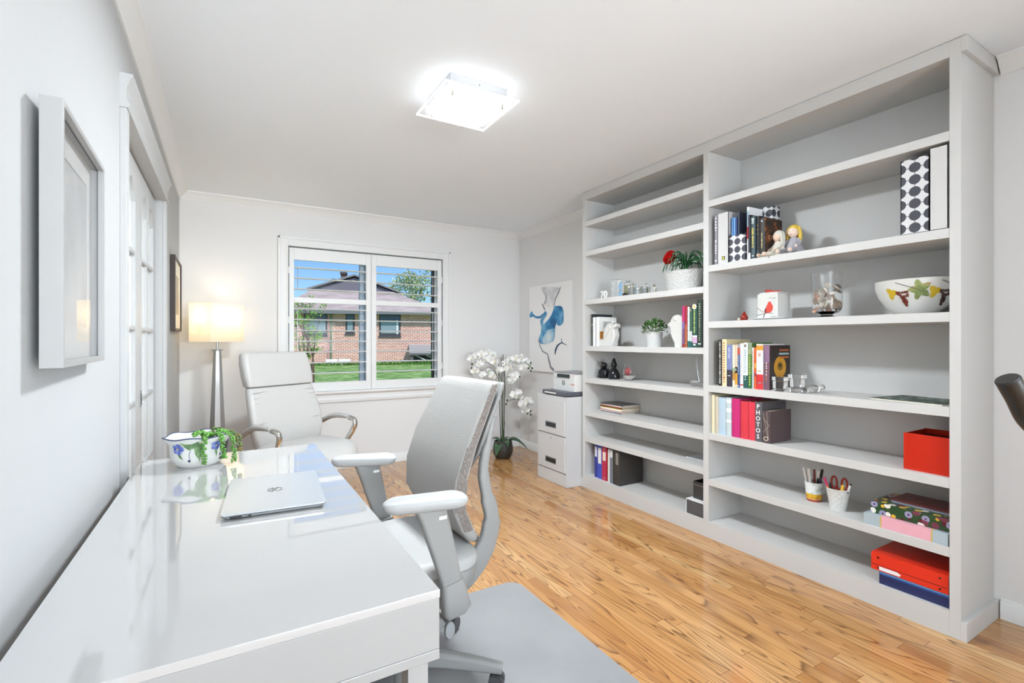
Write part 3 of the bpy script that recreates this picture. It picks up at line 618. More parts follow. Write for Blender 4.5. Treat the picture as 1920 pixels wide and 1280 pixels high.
# crystal pieces
def crystal(name, label, loc, parts):
    t = thing(name, label, 'candle holder', loc)
    for nm, bx in parts:
        m = MB(); m.box(*bx, GLASS, .003); m.build(nm, t)
    return t
crystal('candle_holder', 'clear crystal block holder left in front of the brown book', (2.60, 1.548, z), (('crystal_base', (-.026, .026, -.033, .033, 0, .012)), ('crystal_block', (-.024, .024, -.030, .030, .0125, .055)), ('crystal_top', (-.027, .027, -.033, .033, .0555, .078))))
crystal('candle_holder', 'tallest clear crystal block holder with wide base and square top', (2.605, 1.460, z), (('crystal_base', (-.036, .036, -.042, .042, 0, .028)), ('crystal_block', (-.024, .024, -.027, .027, .0285, .074)), ('crystal_top', (-.03, .03, -.034, .034, .0745, .096))))
t = thing('crystal_figurine', 'small clear crystal piece lying right of the tallest crystal holder', 'figurine', (2.655, 1.405, z))
m = MB(); m.ball((0, 0, .022), (.02, .04, .021), GLASS, 16); m.build('crystal_body', t); m = MB(); m.ball((0, -.045, .034), .014, GLASS, 12); m.build('crystal_head', t)
# flat magazine
def magcover(name, a, b_, c_): return grape_noise(name, a, b_, c_, 30)
t = thing('magazine', 'dark glossy magazine lying flat on the shelf above the red box', 'magazine', (2.73, 1.0, z), math.radians(-7))
m = MB(); m.box(-.13, .12, -.17, .11, 0, .006, CREAM); m.build('pages', t); m = MB(); m.box(-.132, .122, -.172, .112, .006, .0072, magcover('mag_dark', '#1b211e', '#35443c', '#8a9a90')); m.build('cover', t, label='dark cover with green foliage picture')
# ---- right unit, fifth row (Z .645)
z = .645
al = [(1.948, 1.972, .24, .238, '#e2d9b8', 'tall cream album first from the left in the album row', []),
 (1.921, 1.946, .22, .226, '#cdc4b2', 'beige album second from the left in the album row', []),
 (1.872, 1.920, .23, .224, '#b9cedd', 'wide pale blue album right of the beige one', []),
 (1.834, 1.870, .22, .228, '#c6d3d6', 'pale grey-blue album with white floral pattern', [(.62, .72, '#eef2f2'), (.35, .42, '#f2f0ee'), (.86, .95, '#eef2f2')]),
 (1.778, 1.832, .23, .226, '#c92a74', 'wide magenta album between the pale floral one and the red one', []),
 (1.727, 1.775, .22, .216, '#d93a48', 'red album next to the magenta one', []),
 (1.684, 1.725, .22, .218, '#e23c50', 'glossy red-pink album left of the photo album', [])]
for y0, y1, dep, h_, col, lb, bd in al: book(lb, y0, y1, Xb-.005, dep, z, h_, col, bd, (), cat='album', name='photo_album')
bk = book('dark grey photo album with white PHOTOS lettering down the spine', 1.640, 1.682, Xb-.008, .23, z, .222, '#5e5c60', cat='album', name='photo_album')
for i, ch in enumerate('PHOTOS'):
    text(ch, .034, P('white_ink', '#f6f6f6', .5), bk, frame((-.0012, .001, .196-.0335*i), (0, -1, 0), (0, 0, 1), (-1, 0, 0)), bold=.0006)
bk = book('smaller dark brown album with fine line drawing right of the photo album', 1.590, 1.636, Xb-.012, .20, z, .178, '#5a4a4c', [], [], cat='album', name='photo_album')
s = MB()
for pts in ([(.02, .17), (-.015, .02), ], [(-.005, .175), (-.015, .02)], [(.02, .14), (-.02, .10), (.015, .06)]): s.tube([(-.0012, p[0]*.9, p[1]) for p in pts], .0007, P('fine_line', '#cfc4b4'), 5)
for k in range(9): s.ball((-.001, .012*math.cos(k*.7), .025+.01*math.sin(k*.7)), .0035, P('fine_line', '#cfc4b4'), 6)
s.build('line_drawing', bk)
t = thing('magazine_holder', 'red lacquer open box standing against the right post', 'box', (2.70, .905, z))
RL = P('red_lacquer', '#c62a14', .22)
m = MB(); 
for bx in ((-.105, .105, -.081, -.077, .004, .158), (-.105, .105, .077, .081, .004, .158), (-.109, -.105, -.081, .081, 0, .16), (.105, .109, -.081, .081, 0, .16), (-.105, .105, -.081, .081, 0, .004)): m.box(*bx, RL)
m.build('box_walls', t, smooth=0); m = MB(); m.box(-.10, .10, -.075, .075, .10, .135, P('box_inside', '#3a1712', .7)); m.build('contents', t, smooth=0)
# ---- right unit, sixth row (Z .363): pen cups and boxes
z = .363
def cup(label, loc, prof, mat, deco=None):
    t = thing('pen_cup', label, 'cup', loc); m = MB(); m.lathe(prof, mat, seg=36); m.build('cup_body', t)
    if deco: deco(t)
    return t
JUG = grape_noise('white_floral_glaze', '#eceeea', '#eef0ee', '#b9c8c4', 30)
def deco1(t):
    m = MB(); m.lathe([(.0355, .012), (.0385, .040), (.039, .040), (.036, .012)], grape_noise('yellow_band', '#d89a18', '#e8b92a', '#b85a18', 50), seg=36); m.build('yellow_band', t, label='yellow fruit painted band')
    m = MB(); m.lathe([(0, 0), (.034, 0), (.036, .006), (.0355, .012), (.034, .012)], P('red_glaze', '#a83418', .3), seg=36); m.build('red_foot', t, label='brown-red foot')
c1 = cup('painted cup with a yellow band holding brushes, left of the white quilted cup', (2.70, 1.425, z), [(0, .004), (.034, .004), (.036, .012), (.0405, .06), (.044, .10), (.042, .10), (.038, .06), (.033, .015), (0, .012)], JUG, deco1)
c2 = thing('pen_cup', 'white cup with diamond quilted sides holding scissors and pens', 'cup', (2.66, 1.288, z))
m = MB(); rings = []; n = 24
for k in range(9):
    f_ = k/8; R_ = .036+.016*f_
    rings.append([(R_*(1-(0 if (j+k) % 2 or k in (0, 8) else .045))*math.cos(2*PI*j/n), R_*(1-(0 if (j+k) % 2 or k in (0, 8) else .045))*math.sin(2*PI*j/n), .108*f_) for j in range(n)])
rings += [[(p[0]*.93, p[1]*.93, p[2]) for p in rings[-1]], [(.032*math.cos(2*PI*j/n), .032*math.sin(2*PI*j/n), .012) for j in range(n)]]
vs = [p for r_ in rings for p in r_]; fs = []
for i in range(8):
    for j in range(n):
        k = (j+1) % n; a, b_, c_, d = i*n+j, i*n+k, (i+1)*n+k, (i+1)*n+j
        fs += [[a, b_, c_], [a, c_, d]] if (i+j) % 2 else [[a, b_, d], [b_, c_, d]]
for i in (8, 9):
    for j in range(n): k = (j+1) % n; fs.append([i*n+j, i*n+k, (i+1)*n+k, (i+1)*n+j])
fs.append([j for j in range(n)]); fs.append([10*n+j for j in range(n)])
m.add(vs, fs, WG); m.build('cup_body', c2, smooth=12)
def stick(label, name, cat, base, top, r0, col, tipcol=None, tiplen=.25, flat=1.0, group='pens and brushes in the cups'):
    b0, t0 = Vector(base), Vector(top); m = MB(); d = t0-b0
    m.tube([(0, 0, 0), d*.5, d], [r0, r0, r0*.9], P('stk_'+col[1:], col, .4), 10, flat=flat)
    o = m.build(name, rel=None); o.location = b0; tag(o, label, cat, group)
    if tipcol:
        q = MB(); q.tube([d*(1-tiplen), d*1.02], [r0*1.12, r0*1.05], P('tip_'+tipcol[1:], tipcol, .4), 10); q.build('cap', o)
    return o
bx, by, bz = 2.70, 1.425, z+.016
for dx, dy, tx, ty, tz, r_, c_, tc_, nm, lb in (
  (-.005, .018, -.012, .048, .165, .007, '#ecebe6', None, 'brush', 'white handled brush leaning leftmost in the painted cup'),
  (-.010, .004, -.022, .018, .170, .008, '#e6e4de', None, 'brush', 'wide white handle standing beside the leftmost brush'),
  (.0, -.004, -.006, -.004, .165, .006, '#6a1f1c', None, 'pencil', 'dark red pencil in the painted cup'),
  (.008, -.01, .0, -.022, .158, .005, '#1f2f28', '#e8e4dc', 'marker', 'dark green marker with a white tip in the painted cup'),
  (.012, -.012, .006, -.038, .168, .006, '#4a3a52', '#1d1a20', 'marker', 'purple marker with a black cap in the painted cup')):
    stick(lb, nm, 'pen', (bx+dx, by+dy, bz), (bx+tx, by+ty, z+tz), r_, c_, tc_)
bx, by, bz = 2.66, 1.288, z+.016
for dx, dy, tx, ty, tz, r_, c_, tc_, nm, lb in (
  (-.01, .012, -.035, .046, .150, .006, '#d8622c', '#c03a6a', 'marker', 'orange marker with a pink end leaning out of the quilted cup'),
  (.005, .010, -.005, .035, .125, .005, '#2a2a34', None, 'pen', 'dark pen low in the left of the quilted cup'),
  (.010, .004, .010, .008, .128, .005, '#3a4a44', '#b8c8b4', 'pen', 'grey-green pen standing behind the scissors'),
  (-.012, -.008, -.030, -.036, .130, .006, '#c8d820', '#f0c040', 'highlighter', 'yellow-green highlighter leaning right in the quilted cup'),
  (.0, -.018, -.008, -.058, .132, .005, '#15161a', '#e9ecec', 'marker', 'black marker with white end leaning far right'),
  (.01, -.014, .008, -.055, .138, .005, '#17181c', None, 'pen', 'black pen behind the far right marker')):
    stick(lb, nm, 'pen', (bx+dx, by+dy, bz), (bx+tx, by+ty, z+tz), r_, c_, tc_)
t = thing('scissors', 'red handled scissors standing in the quilted cup', 'scissors', (2.662, 1.281, z+.014)); SR = P('scissor_red', '#8e241c', .4)
for s_ in (1, -1):
    m = MB(); ring = [(-.004, s_*.024+.013*math.cos(a), .118+.030*math.sin(a)) for a in [2*PI*i/20 for i in range(21)]]; m.tube(ring, .0048, SR, 8); m.tube([(0, s_*.014, .095), (0, -s_*.002, .07)], [.007, .006], SR, 8); m.build('handle', t)
    m = MB(); m.loft([[(x, y, zz) for x, y in rr(.002, w_, .0009, 3, s_*.0015, -s_*.004*(1-zz/.07))] for zz, w_ in ((.0, .002), (.04, .008), (.075, .010))], CHROME); m.build('blade', t)
# boxes at right of sixth row
PK = P('box_pink', '#eaaebb', .5); BG = P('box_bluegrey', '#aebdc4', .5)
t = thing('storage_box', 'long pink box with blue-grey ends under the pansy tin', 'box', (2.70, .98, z))
m = MB(); m.box(-.135, .12, -.155, .150, 0, .050, PK, .001); m.build('box_body', t, smooth=0)
for ya, yb in ((.085, .1515), (-.157, -.105)):
    m = MB(); m.box(-.1365, .1215, ya, yb, 0, .0505, BG, .001); m.build('box_end', t, smooth=0, label='blue-grey end panel')
m = MB(); m.box(-.137, .122, .081, .085, 0, .051, P('gold_line', '#d8bf5a', .4)); m.box(-.137, .122, -.105, -.101, 0, .051, P('gold_line', '#d8bf5a')); m.build('gold_stripe', t, smooth=0)
def pansy_mat():
    m, t, bb = nodes_mat('pansy_print'); tc = N(t, 'ShaderNodeTexCoord'); v = N(t, 'ShaderNodeTexVoronoi'); v.inputs['Scale'].default_value = 36; v.inputs['Randomness'].default_value = .8
    t.links.new(tc.outputs['Object'], v.inputs['Vector']); sp_ = N(t, 'ShaderNodeSeparateColor'); t.links.new(v.outputs['Color'], sp_.inputs[0])
    cc = ramp(t, sp_.outputs[0], [(0, '#5a1c2a'), (.22, '#e0b03a'), (.4, '#ece6dc'), (.56, '#7a3a4a'), (.7, '#9a96b8'), (.85, '#e8c84a')])
    cc.node.color_ramp.interpolation = 'CONSTANT'
    col = mixc(t, math_(t, 'LESS_THAN', v.outputs['Distance'], .16), cc, '#3a1a1c')
    col = mixc(t, math_(t, 'GREATER_THAN', v.outputs['Distance'], .52), col, '#2c4a2a')
    t.links.new(col, bb.inputs['Base Color']); bb.inputs['Roughness'].default_value = .3; return m
t = thing('storage_box', 'pansy printed tin resting on the pink box', 'box', (2.71, .975, z+.051))
m = MB(); m.box(-.12, .105, -.15, .140, 0, .052, pansy_mat(), .002); m.build('tin_body', t, smooth=0)
t = thing('magazine', 'stack top: dark red covered catalogue lying on the pansy tin', 'magazine', (2.74, .94, z+.104))
m = MB(); m.box(-.09, .075, -.115, .115, 0, .012, P('bluegrey_pages', '#8a8f9c', .6)); m.build('pages', t, smooth=0); m = MB(); m.box(-.095, .08, -.12, .12, .012, .015, P('dark_red_cover', '#6e2a2c', .3)); m.build('cover', t, smooth=0)
# ---- right unit, bottom: binders
z = .102
def binder_flat(label, loc, dx0, dx1, dy0, dy1, h, mat, detail):
    t = thing('binder', label, 'binder', loc)
    m = MB(); m.box(dx0, dx1, dy0, dy1, 0, .003, mat); m.box(dx0, dx1, dy0, dy1, h-.003, h, mat); m.box(dx0, dx0+.003, dy0, dy1, .003, h-.003, mat); m.build('cover', t, smooth=0)
    m = MB(); m.box(dx0+.008, dx1-.004, dy0+.004, dy1-.004, .003, h-.003, CREAM); m.build('pages', t, smooth=0); detail(t); return t
NV = P('navy_plastic', '#24305e', .3)
def dn(t):
    m = MB(); m.box(-.122, -.1195, -.13, .118, .050, .056, P('blue_edge', '#6ea0d8', .3)); m.box(-.121, -.1195, -.13, .118, .042, .048, P('blue_edge2', '#2c5a9c', .3)); m.build('blue_edge', t, smooth=0, label='bright blue rim')
binder_flat('navy blue binder lying flat beneath the red binder', (2.70, .955, z), -.12, .12, -.132, .120, .058, NV, dn)
RD_ = P('red_vinyl', '#e2331e', .3)
def drd(t):
    m = MB()
    for y in (.112, -.112):
        for zz in (.058, .012): m.cyl((-.1265, y, zz), (-.123, y, zz), .004, .004, BLACK, 12)
    m.build('rivet', t)
    m = MB(); m.loft([[(-.1262, y, zz) for y, zz in ((.108, .004), (.108, .020), (.04, .020), (.025, .013), (.03, .004))], [(-.125, y, zz) for y, zz in ((.108, .004), (.108, .020), (.04, .020), (.025, .013), (.03, .004))]], P('tag_white', '#f2f0f2')); m.build('label_tag', t, smooth=0, label='white paper tag')
    m = MB(); m.box(-.1255, -.1245, -.137, .137, .0235, .0255, P('seam', '#3a0f0c')); m.build('seam', t, smooth=0)
binder_flat('bright red binder lying on top of the navy binder', (2.70, .965, z+.0585), -.125, .12, -.14, .14, .078, RD_, drd)
# ------------------------------------------------------------------ left unit contents
z = 1.549
t = thing('number_ornament', 'small white number seventy ornament at the left shelf end', 'ornament', (2.65, 3.04, z))
WP = P('white_glaze', '#f1f0ec', .3)
text('70', .085, WP, t, frame((0, .0, .033), (0, -1, 0), (0, 0, 1), (-1, 0, 0)), name='numerals', ext=.006, bold=.0015)
m = MB(); m.box(-.010, .010, -.05, .05, 0, .004, WP, .001); m.build('base', t)
def block(label, x, y, w_, d, h, liq=None, cap=None):
    t = thing('perfume_bottle', label, 'bottle', (x, y, 1.549))
    m = MB(); m.box(-w_/2, w_/2, -d/2, d/2, 0, h, GLASS, .003); m.build('bottle_body', t)
    if liq: m = MB(); m.box(-w_/2+.005, w_/2-.005, -d/2+.005, d/2-.005, .008, h*.8, P('liquid_'+liq[1:], liq, .1, trans=.8, ior=1.33)); m.build('perfume', t)
    if cap: m = MB(); m.box(-w_*.3, w_*.3, -d*.3, d*.3, h, h+cap, CHROME, .002); m.build('cap', t)
block('tallest square clear glass block among the bottles on the left shelf', 2.66, 2.905, .05, .075, .148)
block('second tallest clear glass bottle with pale liquid and silver cap', 2.70, 2.815, .045, .05, .118, '#d8d6a8', .014)
block('white faced glass bottle third in height among the bottles', 2.645, 2.715, .04, .055, .082, '#eef0f0', .014)
block('small cube glass bottle at the right of the bottle group', 2.64, 2.615, .045, .06, .058, '#e6eaea', .0)
block('clear glass bottle with pale green liquid behind the small cube', 2.72, 2.655, .03, .04, .085, '#c4c8a4', .012)
block('small clear bottle with silver cap farthest right in the group', 2.70, 2.56, .03, .045, .06, None, .014)
m = MB(); m.lathe([(0, 0), (.022, 0), (.022, .012), (.012, .022), (0, .024)], BLACK, seg=20); tag(m.build('bottle_cap', rel=None), 'small black dome cap in front of the glass bottles', 'cap').location = (2.60, 2.745, 1.549)
# planter with flower and air plant
t = thing('planter', 'oval white textured planter with spiky green plant and red rose', 'planter', (2.70, 2.285, z))
m = MB(); PT = P('white_pot_texture', '#d2d1ce', .7, bump=('voronoi', 75, 1.0))
m.lathe([(0, 0), (.80, 0), (.84, .01), (.95, .12), (1.0, .138), (.95, .138), (.88, .12), (0, .118)], PT, seg=40, oval=(.085, .15)); m.build('pot', t)
m = MB(); m.ball((0, 0, .118), (.07, .125, .012), P('soil', '#3a342c', .9), 16); m.build('soil', t)
m = MB(); SG = P('spiky_green', '#2e6b3c', .45, var=('#1d4a2c', 30)); r = random.Random(11)
for i in range(44):
    a = r.uniform(0, 2*PI); ln = r.uniform(.10, .22); up = r.uniform(.03, .11); dx, dy = math.cos(a), math.sin(a)
    p = [Vector((.0, -.02, .16)), Vector((dx*ln*.25, -.02+dy*ln*.3, .16+up)), Vector((dx*ln*.5, -.02+dy*ln*.75, .165+up*.75)), Vector((dx*ln*.62, -.02+dy*ln*1.0, .15+up*.1-.03*r.random()))]
    m.tube(crom(p, 4), [.0042]*5+[.0035]*4+[.0022]*3+[.0006], SG, 5)
m.tube([(0, -.02, .115), (0, -.02, .15), (0, -.02, .175)], [.016, .02, .012], SG, 10); m.build('air_plant', t)
m = MB(); m.tube(crom([(0, .0, .12), (-.01, .035, .19), (-.01, .06, .215)], 4), .0035, SG, 6); st = m.build('stem', t)
m = MB(); RR = P('rose_red', '#e01c18', .5, var=('#c01414', 60)); c0 = Vector((-.03, .085, .238))
ax = Vector((-.75, .25, .35)).normalized()
for lay, (n, R_, op) in enumerate(((3, .013, .15), (5, .024, .45), (6, .034, .75), (7, .042, 1.0))):
    for i in range(n):
        a = 2*PI*i/n+lay*.5; q = ax.orthogonal().normalized(); q2 = ax.cross(q)
        d = q*math.cos(a)+q2*math.sin(a); tn = q*(-math.sin(a))+q2*math.cos(a)
        rows_ = []
        for k in range(5):
            f_ = k/4; cen = c0+ax*(.056*f_-.024)+d*(R_*(.35+.65*math.sin(f_*1.6)*1.0))
            wd = R_*1.15*math.sin(.35+f_*2.3)
            rows_.append([cen+tn*wd*s_ - d*abs(s_)*.25*wd for s_ in (-1, -.5, 0, .5, 1)])
        m.loft(rows_, RR, cap=False, close=False)
m.build('rose', t, label='red silk rose'); m = MB(); m.ball((-.005, .035, .262), (.006, .008, .012), P('bud_dark', '#5c1418', .5), 8); m.build('bud', t)
# ---- left row four (Z 1.168)
z = 1.168
book('plain olive-grey book at the far left end of the art books', 3.145, 3.160, 2.61, .20, z, .262, '#8a8a78')
bk = book('large charcoal book with white lettering across its dark jacket', 3.112, 3.140, 2.598, .205, z, .262, '#2e3438', [(.66, .68, '#d8d8d8'), (.70, 1, '#2a2224')])
book('white paperback leaning on the charcoal book', 3.080, 3.1105, 2.588, .19, z, .235, '#eef0f2')
bk = book('white book with an amber block on its cover beside the horse head bookend', 3.033, 3.0745, 2.592, .185, z, .236, '#f0efec')
s = MB(); s.box(2.60, 2.70, 3.0320, 3.0328, z+.06, z+.118, P('amber', '#b5792a', .5)); s.box(2.64, 2.74, 3.0320, 3.0328, z+.15, z+.20, P('smoke_grey', '#b9bcbe', .5)); s.build('cover_picture', bk, rel=(2.592, 3.05375, z), smooth=0, label='amber block and grey smoke picture')
# bookend sculptures
def silhouette(mb, pts, th, mat, rounded=.35):
    n = len(pts); cy = sum(p[0] for p in pts)/n; cz = sum(p[1] for p in pts)/n
    lv = [(-th, .80), (-th*.75, .95), (0, 1.0), (th*.75, .95), (th, .80)]
    mb.loft([[(x, cy+(p[0]-cy)*f_, cz+(p[1]-cz)*f_ if p[1] > .006 else p[1]) for p in pts] for x, f_ in lv], mat)
t = thing('bookend', 'white horse head bookend holding the art books at left', 'bookend', (2.625, 2.93, z)); PL = P('plaster_white', '#d4d3cf', .55)
m = MB(); cv = crom([(.030, 0), (.055, .03), (.070, .075), (.060, .125), (.035, .165), (.005, .182), (-.03, .186), (-.075, .178), (-.088, .165), (-.083, .150), (-.060, .142), (-.068, .115), (-.075, .08), (-.060, .04), (-.045, 0)], 3)
silhouette(m, [(p.x, p.y) for p in cv], .030, PL); m.build('horse_head', t)
m = MB(); m.tube([(-.028, -.055, .178), (-.032, -.060, .188), (-.03, -.066, .184)], [.010, .012, .006], PL, 8); m.ball((-.024, -.02, .150), (.012, .014, .016), PL, 10); m.tube([(-.026, .045, .05), (-.034, .02, .10), (-.030, -.01, .14)], [.012, .016, .010], PL, 8); m.build('mane', t)
m = MB(); m.box(-.035, .035, -.045, .100, 0, .052, PL, .004); m.build('base', t)
t = thing('bookend', 'white abstract bird bookend holding the gardening books at right', 'bookend', (2.635, 2.262, z))
cv = crom([(.015, 0), (.03, .03), (.055, .075), (.058, .12), (.058, .140), (.082, .148), (.088, .158), (.062, .176), (.050, .200), (.02, .220), (-.02, .216), (-.045, .19), (-.05, .12), (-.045, .05), (-.04, 0)], 3)
m = MB(); silhouette(m, [(p.x, p.y) for p in cv], .028, PL); m.build('bird_body', t)
m = MB(); m.tube([(-.027, .05, .10), (-.031, .02, .06), (-.029, .0, .03)], [.003, .004, .003], PL, 6); m.ball((-.012, .012, .188), (.024, .030, .022), PL, 12); m.build('wing_line', t)
# books right end
gb = [(2.207, 2.187, '#b8286a', [(0, .08, '#8a1c22'), (.45, .62, '#7a64a0'), (.08, .45, '#74507a')], [], 'thin magenta book beside the bird bookend', .272),
 (2.186, 2.166, '#a02030', [(0, .55, '#b05a3a'), (.09, .12, '#e8b070')], [], 'thin dark red and orange book second from the bird bookend', .272),
 (2.163, 2.148, '#dfe6e4', [(0, .16, '#2c6a6a')], [(.2, .9, '#b8c8d0', 6, .4, 31)], 'thin pale grey-blue book in the gardening row', .265),
 (2.147, 2.127, '#3c5a48', [(0, .14, '#285a58'), (.15, .4, '#c8ccc8')], [(.8, .95, '#e0a888', 1, .4, 32)], 'dark green book with pale lower band', .262),
 (2.125, 2.088, '#24524a', [(.10, .24, '#d0a8c8'), (.24, .28, '#e8e8e0')], [(.32, .86, '#c8d878', 14, .35, 33), (.02, .08, '#e6ece6', 1, .6, 34)], 'wide teal gardening book with daisy and green lettering', .278),
 (2.085, 2.050, '#2a3a34', [], [(.12, .92, '#9aa884', 16, .35, 35), (.04, .09, '#e8e8e8', 1, .6, 36)], 'tall dark green book against the middle post', .305)]
for y1, y0, col, bd, mk_, lb, h_ in gb:
    bk = book(lb, y0, y1, 2.592, .20, z, h_, col, bd, mk_)
    if 'daisy' in lb:
        s = MB(); s.cyl((2.5905, 2.106, z+.262), (2.592, 2.106, z+.262), .017, .017, P('daisy_white', '#f0e8d8'), 16); s.cyl((2.589, 2.106, z+.262), (2.592, 2.106, z+.262), .007, .007, P('daisy_yellow', '#e0b838'), 12); s.build('daisy_print', bk, rel=(2.592, 2.1065, z))
# leafy plant in small pot
t = thing('potted_plant', 'small bushy green plant in a white pot between the bookends', 'plant', (2.665, 2.515, z))
m = MB(); m.lathe([(0, 0), (.052, 0), (.060, .105), (.056, .105), (.052, .09), (0, .088)], P('pot_white_grain', '#cfcfcd', .7, bump=('voronoi', 120, .6)), seg=28); m.build('pot', t)
def leafquad(mb, c, d, up, L, W, mat):
    s_ = d.cross(up).normalized()
    mb.add([c, c+d*L*.35+s_*W*.5+up*L*.05, c+d*L*.8+s_*W*.35, c+d*L, c+d*L*.8-s_*W*.35, c+d*L*.35-s_*W*.5+up*L*.05], [[0, 1, 2, 3], [0, 3, 4, 5]], mat)
m = MB(); LG = P('bush_leaf', '#2f5c2c', .5, var=('#5f8a4a', 25)); LG2 = P('bush_leaf_pale', '#86a06a', .5); r = random.Random(4)
for i in range(420):
    th_ = r.uniform(0, 2*PI); ph = math.acos(r.uniform(-.15, 1)); q = r.uniform(.35, 1)**.5
    c_ = Vector((.075*q*math.sin(ph)*math.cos(th_), .105*q*math.sin(ph)*math.sin(th_), .115+.085*q*math.cos(ph)))
    d = (c_-Vector((0, 0, .10))).normalized()+Vector((r.uniform(-.6, .6), r.uniform(-.6, .6), r.uniform(-.5, .5))); d.normalize()
    leafquad(m, c_, d, Vector((r.uniform(-.3, .3), r.uniform(-.3, .3), 1)).normalized(), r.uniform(.014, .024), r.uniform(.010, .016), LG2 if r.random() < .14 else LG)
m.build('foliage', t, smooth=0)
m = MB()
for i in range(14):
    a = r.uniform(0, 2*PI); m.tube([(0, 0, .09), (.03*math.cos(a), .05*math.sin(a), .13), (.05*math.cos(a), .08*math.sin(a), .17)], .0015, LG, 5)
m.build('stems', t)
# ---- left row five (Z .906)
z = .906; BG_ = P('black_glaze', '#14161a', .12)
t = thing('figurine', 'squat black seated figurine with round head on the left shelf', 'figurine', (2.68, 3.075, z))
m = MB(); m.lathe([(0, 0), (.042, 0), (.048, .02), (.046, .05), (.040, .07), (.018, .082), (0, .084)], BG_, seg=20, oval=(1, 1.1)); m.ball((-.02, .035, .012), (.02, .02, .012), BG_, 10); m.build('body', t)
m = MB(); m.ball((0, 0, .104), (.028, .028, .026), BG_, 16); m.ball((0, .022, .122), (.012, .012, .012), BG_, 10); m.ball((-.02, .012, .098), (.014, .014, .016), P('figure_face', '#4a423c', .4), 10); m.build('head', t)
t = thing('figurine', 'taller glossy black figurine with pointed head beside the squat one', 'figurine', (2.68, 2.955, z))
m = MB(); m.lathe([(0, 0), (.044, 0), (.050, .012), (.046, .04), (.032, .070), (.018, .085), (.016, .09)], BG_, seg=20); m.build('body', t)
m = MB(); m.lathe([(.014, .086), (.026, .10), (.027, .118), (.018, .14), (.012, .158), (.0, .170)], BG_, seg=16, oval=(1, .8)); m.ball((-.018, .006, .108), (.01, .010, .014), P('figure_face', '#4a423c'), 10); m.build('head', t)
t = thing('glass_tumbler', 'stemless glass holding a red candle on white sand', 'glass', (2.70, 2.805, z))
m = MB(); m.lathe([(0, 0), (.030, 0), (.048, .022), (.057, .05), (.054, .08), (.042, .125), (.0405, .125), (.052, .08), (.0545, .05), (.046, .024), (.028, .005), (0, .005)], GLASS, seg=32); m.build('glass_body', t)
m = MB(); m.lathe([(0, .006), (.028, .006), (.044, .024), (.049, .034), (0, .036)], P('white_sand', '#efece6', .9), seg=28); m.build('sand', t)
t = thing('candle', 'small red egg-shaped candle standing inside the stemless glass', 'candle', (2.70, 2.818, z+.0365)); m = MB(); m.lathe([(0, 0), (.014, .002), (.024, .02), (.025, .035), (.018, .052), (.008, .060), (0, .061)], P('candle_red', '#b23c44', .5), seg=24); m.build('wax', t)
m = MB(); m.cyl((0, 0, .060), (0, 0, .068), .0012, .0012, BLACK, 6); m.build('wick', t)
t = thing('glass_swan', 'clear glass ornament with a tall thin neck near the middle post', 'ornament', (2.70, 2.165, z))
m = MB(); m.ball((0, .028, .022), (.028, .035, .022), GLASS, 16); m.ball((0, -.028, .018), (.026, .035, .018), GLASS, 16); m.build('glass_base', t)
m = MB(); m.tube([(0, -.012, .03), (0, .0, .09), (0, .010, .150), (0, .012, .19)], [.006, .004, .003, .0015], P('silver_glass', '#e4e8ea', .1, .6), 10); m.build('glass_neck', t)
# ---- left row six: magazines, card
z = .634; r = random.Random(9); zz = z
cols = ['#3c4a50', '#e8e6e2', '#c8403a', '#e9e4da', '#f0ede6', '#e2b93a', '#2a2422', '#b85a34', '#f2f0ec', '#56504c']
for i, c_ in enumerate(cols):
    h_ = r.uniform(.005, .0085); a = r.uniform(-.03, .03)
    t = thing('magazine', 'thin magazine in the flat stack on the left unit', 'magazine', (2.795, 2.985, zz), a, 'flat magazine stack on the left unit')
    t['label'] = ['dark slate magazine at the very bottom of the flat stack', 'pale magazine second from the bottom of the flat stack', 'red spined magazine low in the flat stack', 'cream magazine above the red spined one', 'off-white magazine in the middle of the flat stack', 'yellow spined magazine in the flat stack', 'black spined magazine above the yellow spined one', 'rust orange magazine near the top of the flat stack', 'white spined magazine just under the top of the flat stack', 'grey covered magazine on top of the flat stack'][i]
    m = MB(); m.box(-.117, .07, -.125, .125, .0008, h_-.001, CREAM); m.build('pages', t, smooth=0)
    m = MB(); cm = P('magc_'+c_[1:], c_, .3); m.box(-.12, -.117, -.127, .127, 0, h_, cm); m.box(-.117, .072, -.127, .127, 0, .0008, cm); m.box(-.117, .072, -.127, .127, h_-.001, h_, cm); m.build('cover', t, smooth=0); zz += h_+.0002
m = MB(); m.box(2.612, 2.622, 2.018, 2.050, .634, .70, P('peach_card', '#dcb9a2', .7), .002); o = m.build('small_box', rel=(2.617, 2.034, .634)); tag(o, 'tiny peach coloured box tucked against the middle post', 'box')
m = MB(); m.box(2.612-.0006, 2.613, 2.022, 2.046, .645, .655, P('peach_dark', '#b07a60')); m.build('box_label', o, rel=(2.617, 2.034, .634))
m = MB(); m.box(-.10, .09, -.13, .12, 0, .005, P('white_sheet', '#dfe4ea', .5)); o = m.build('paper_stack'); o.location = (2.80, 2.14, .4205); tag(o, 'thin stack of pale paper lying by the middle post', 'paper')
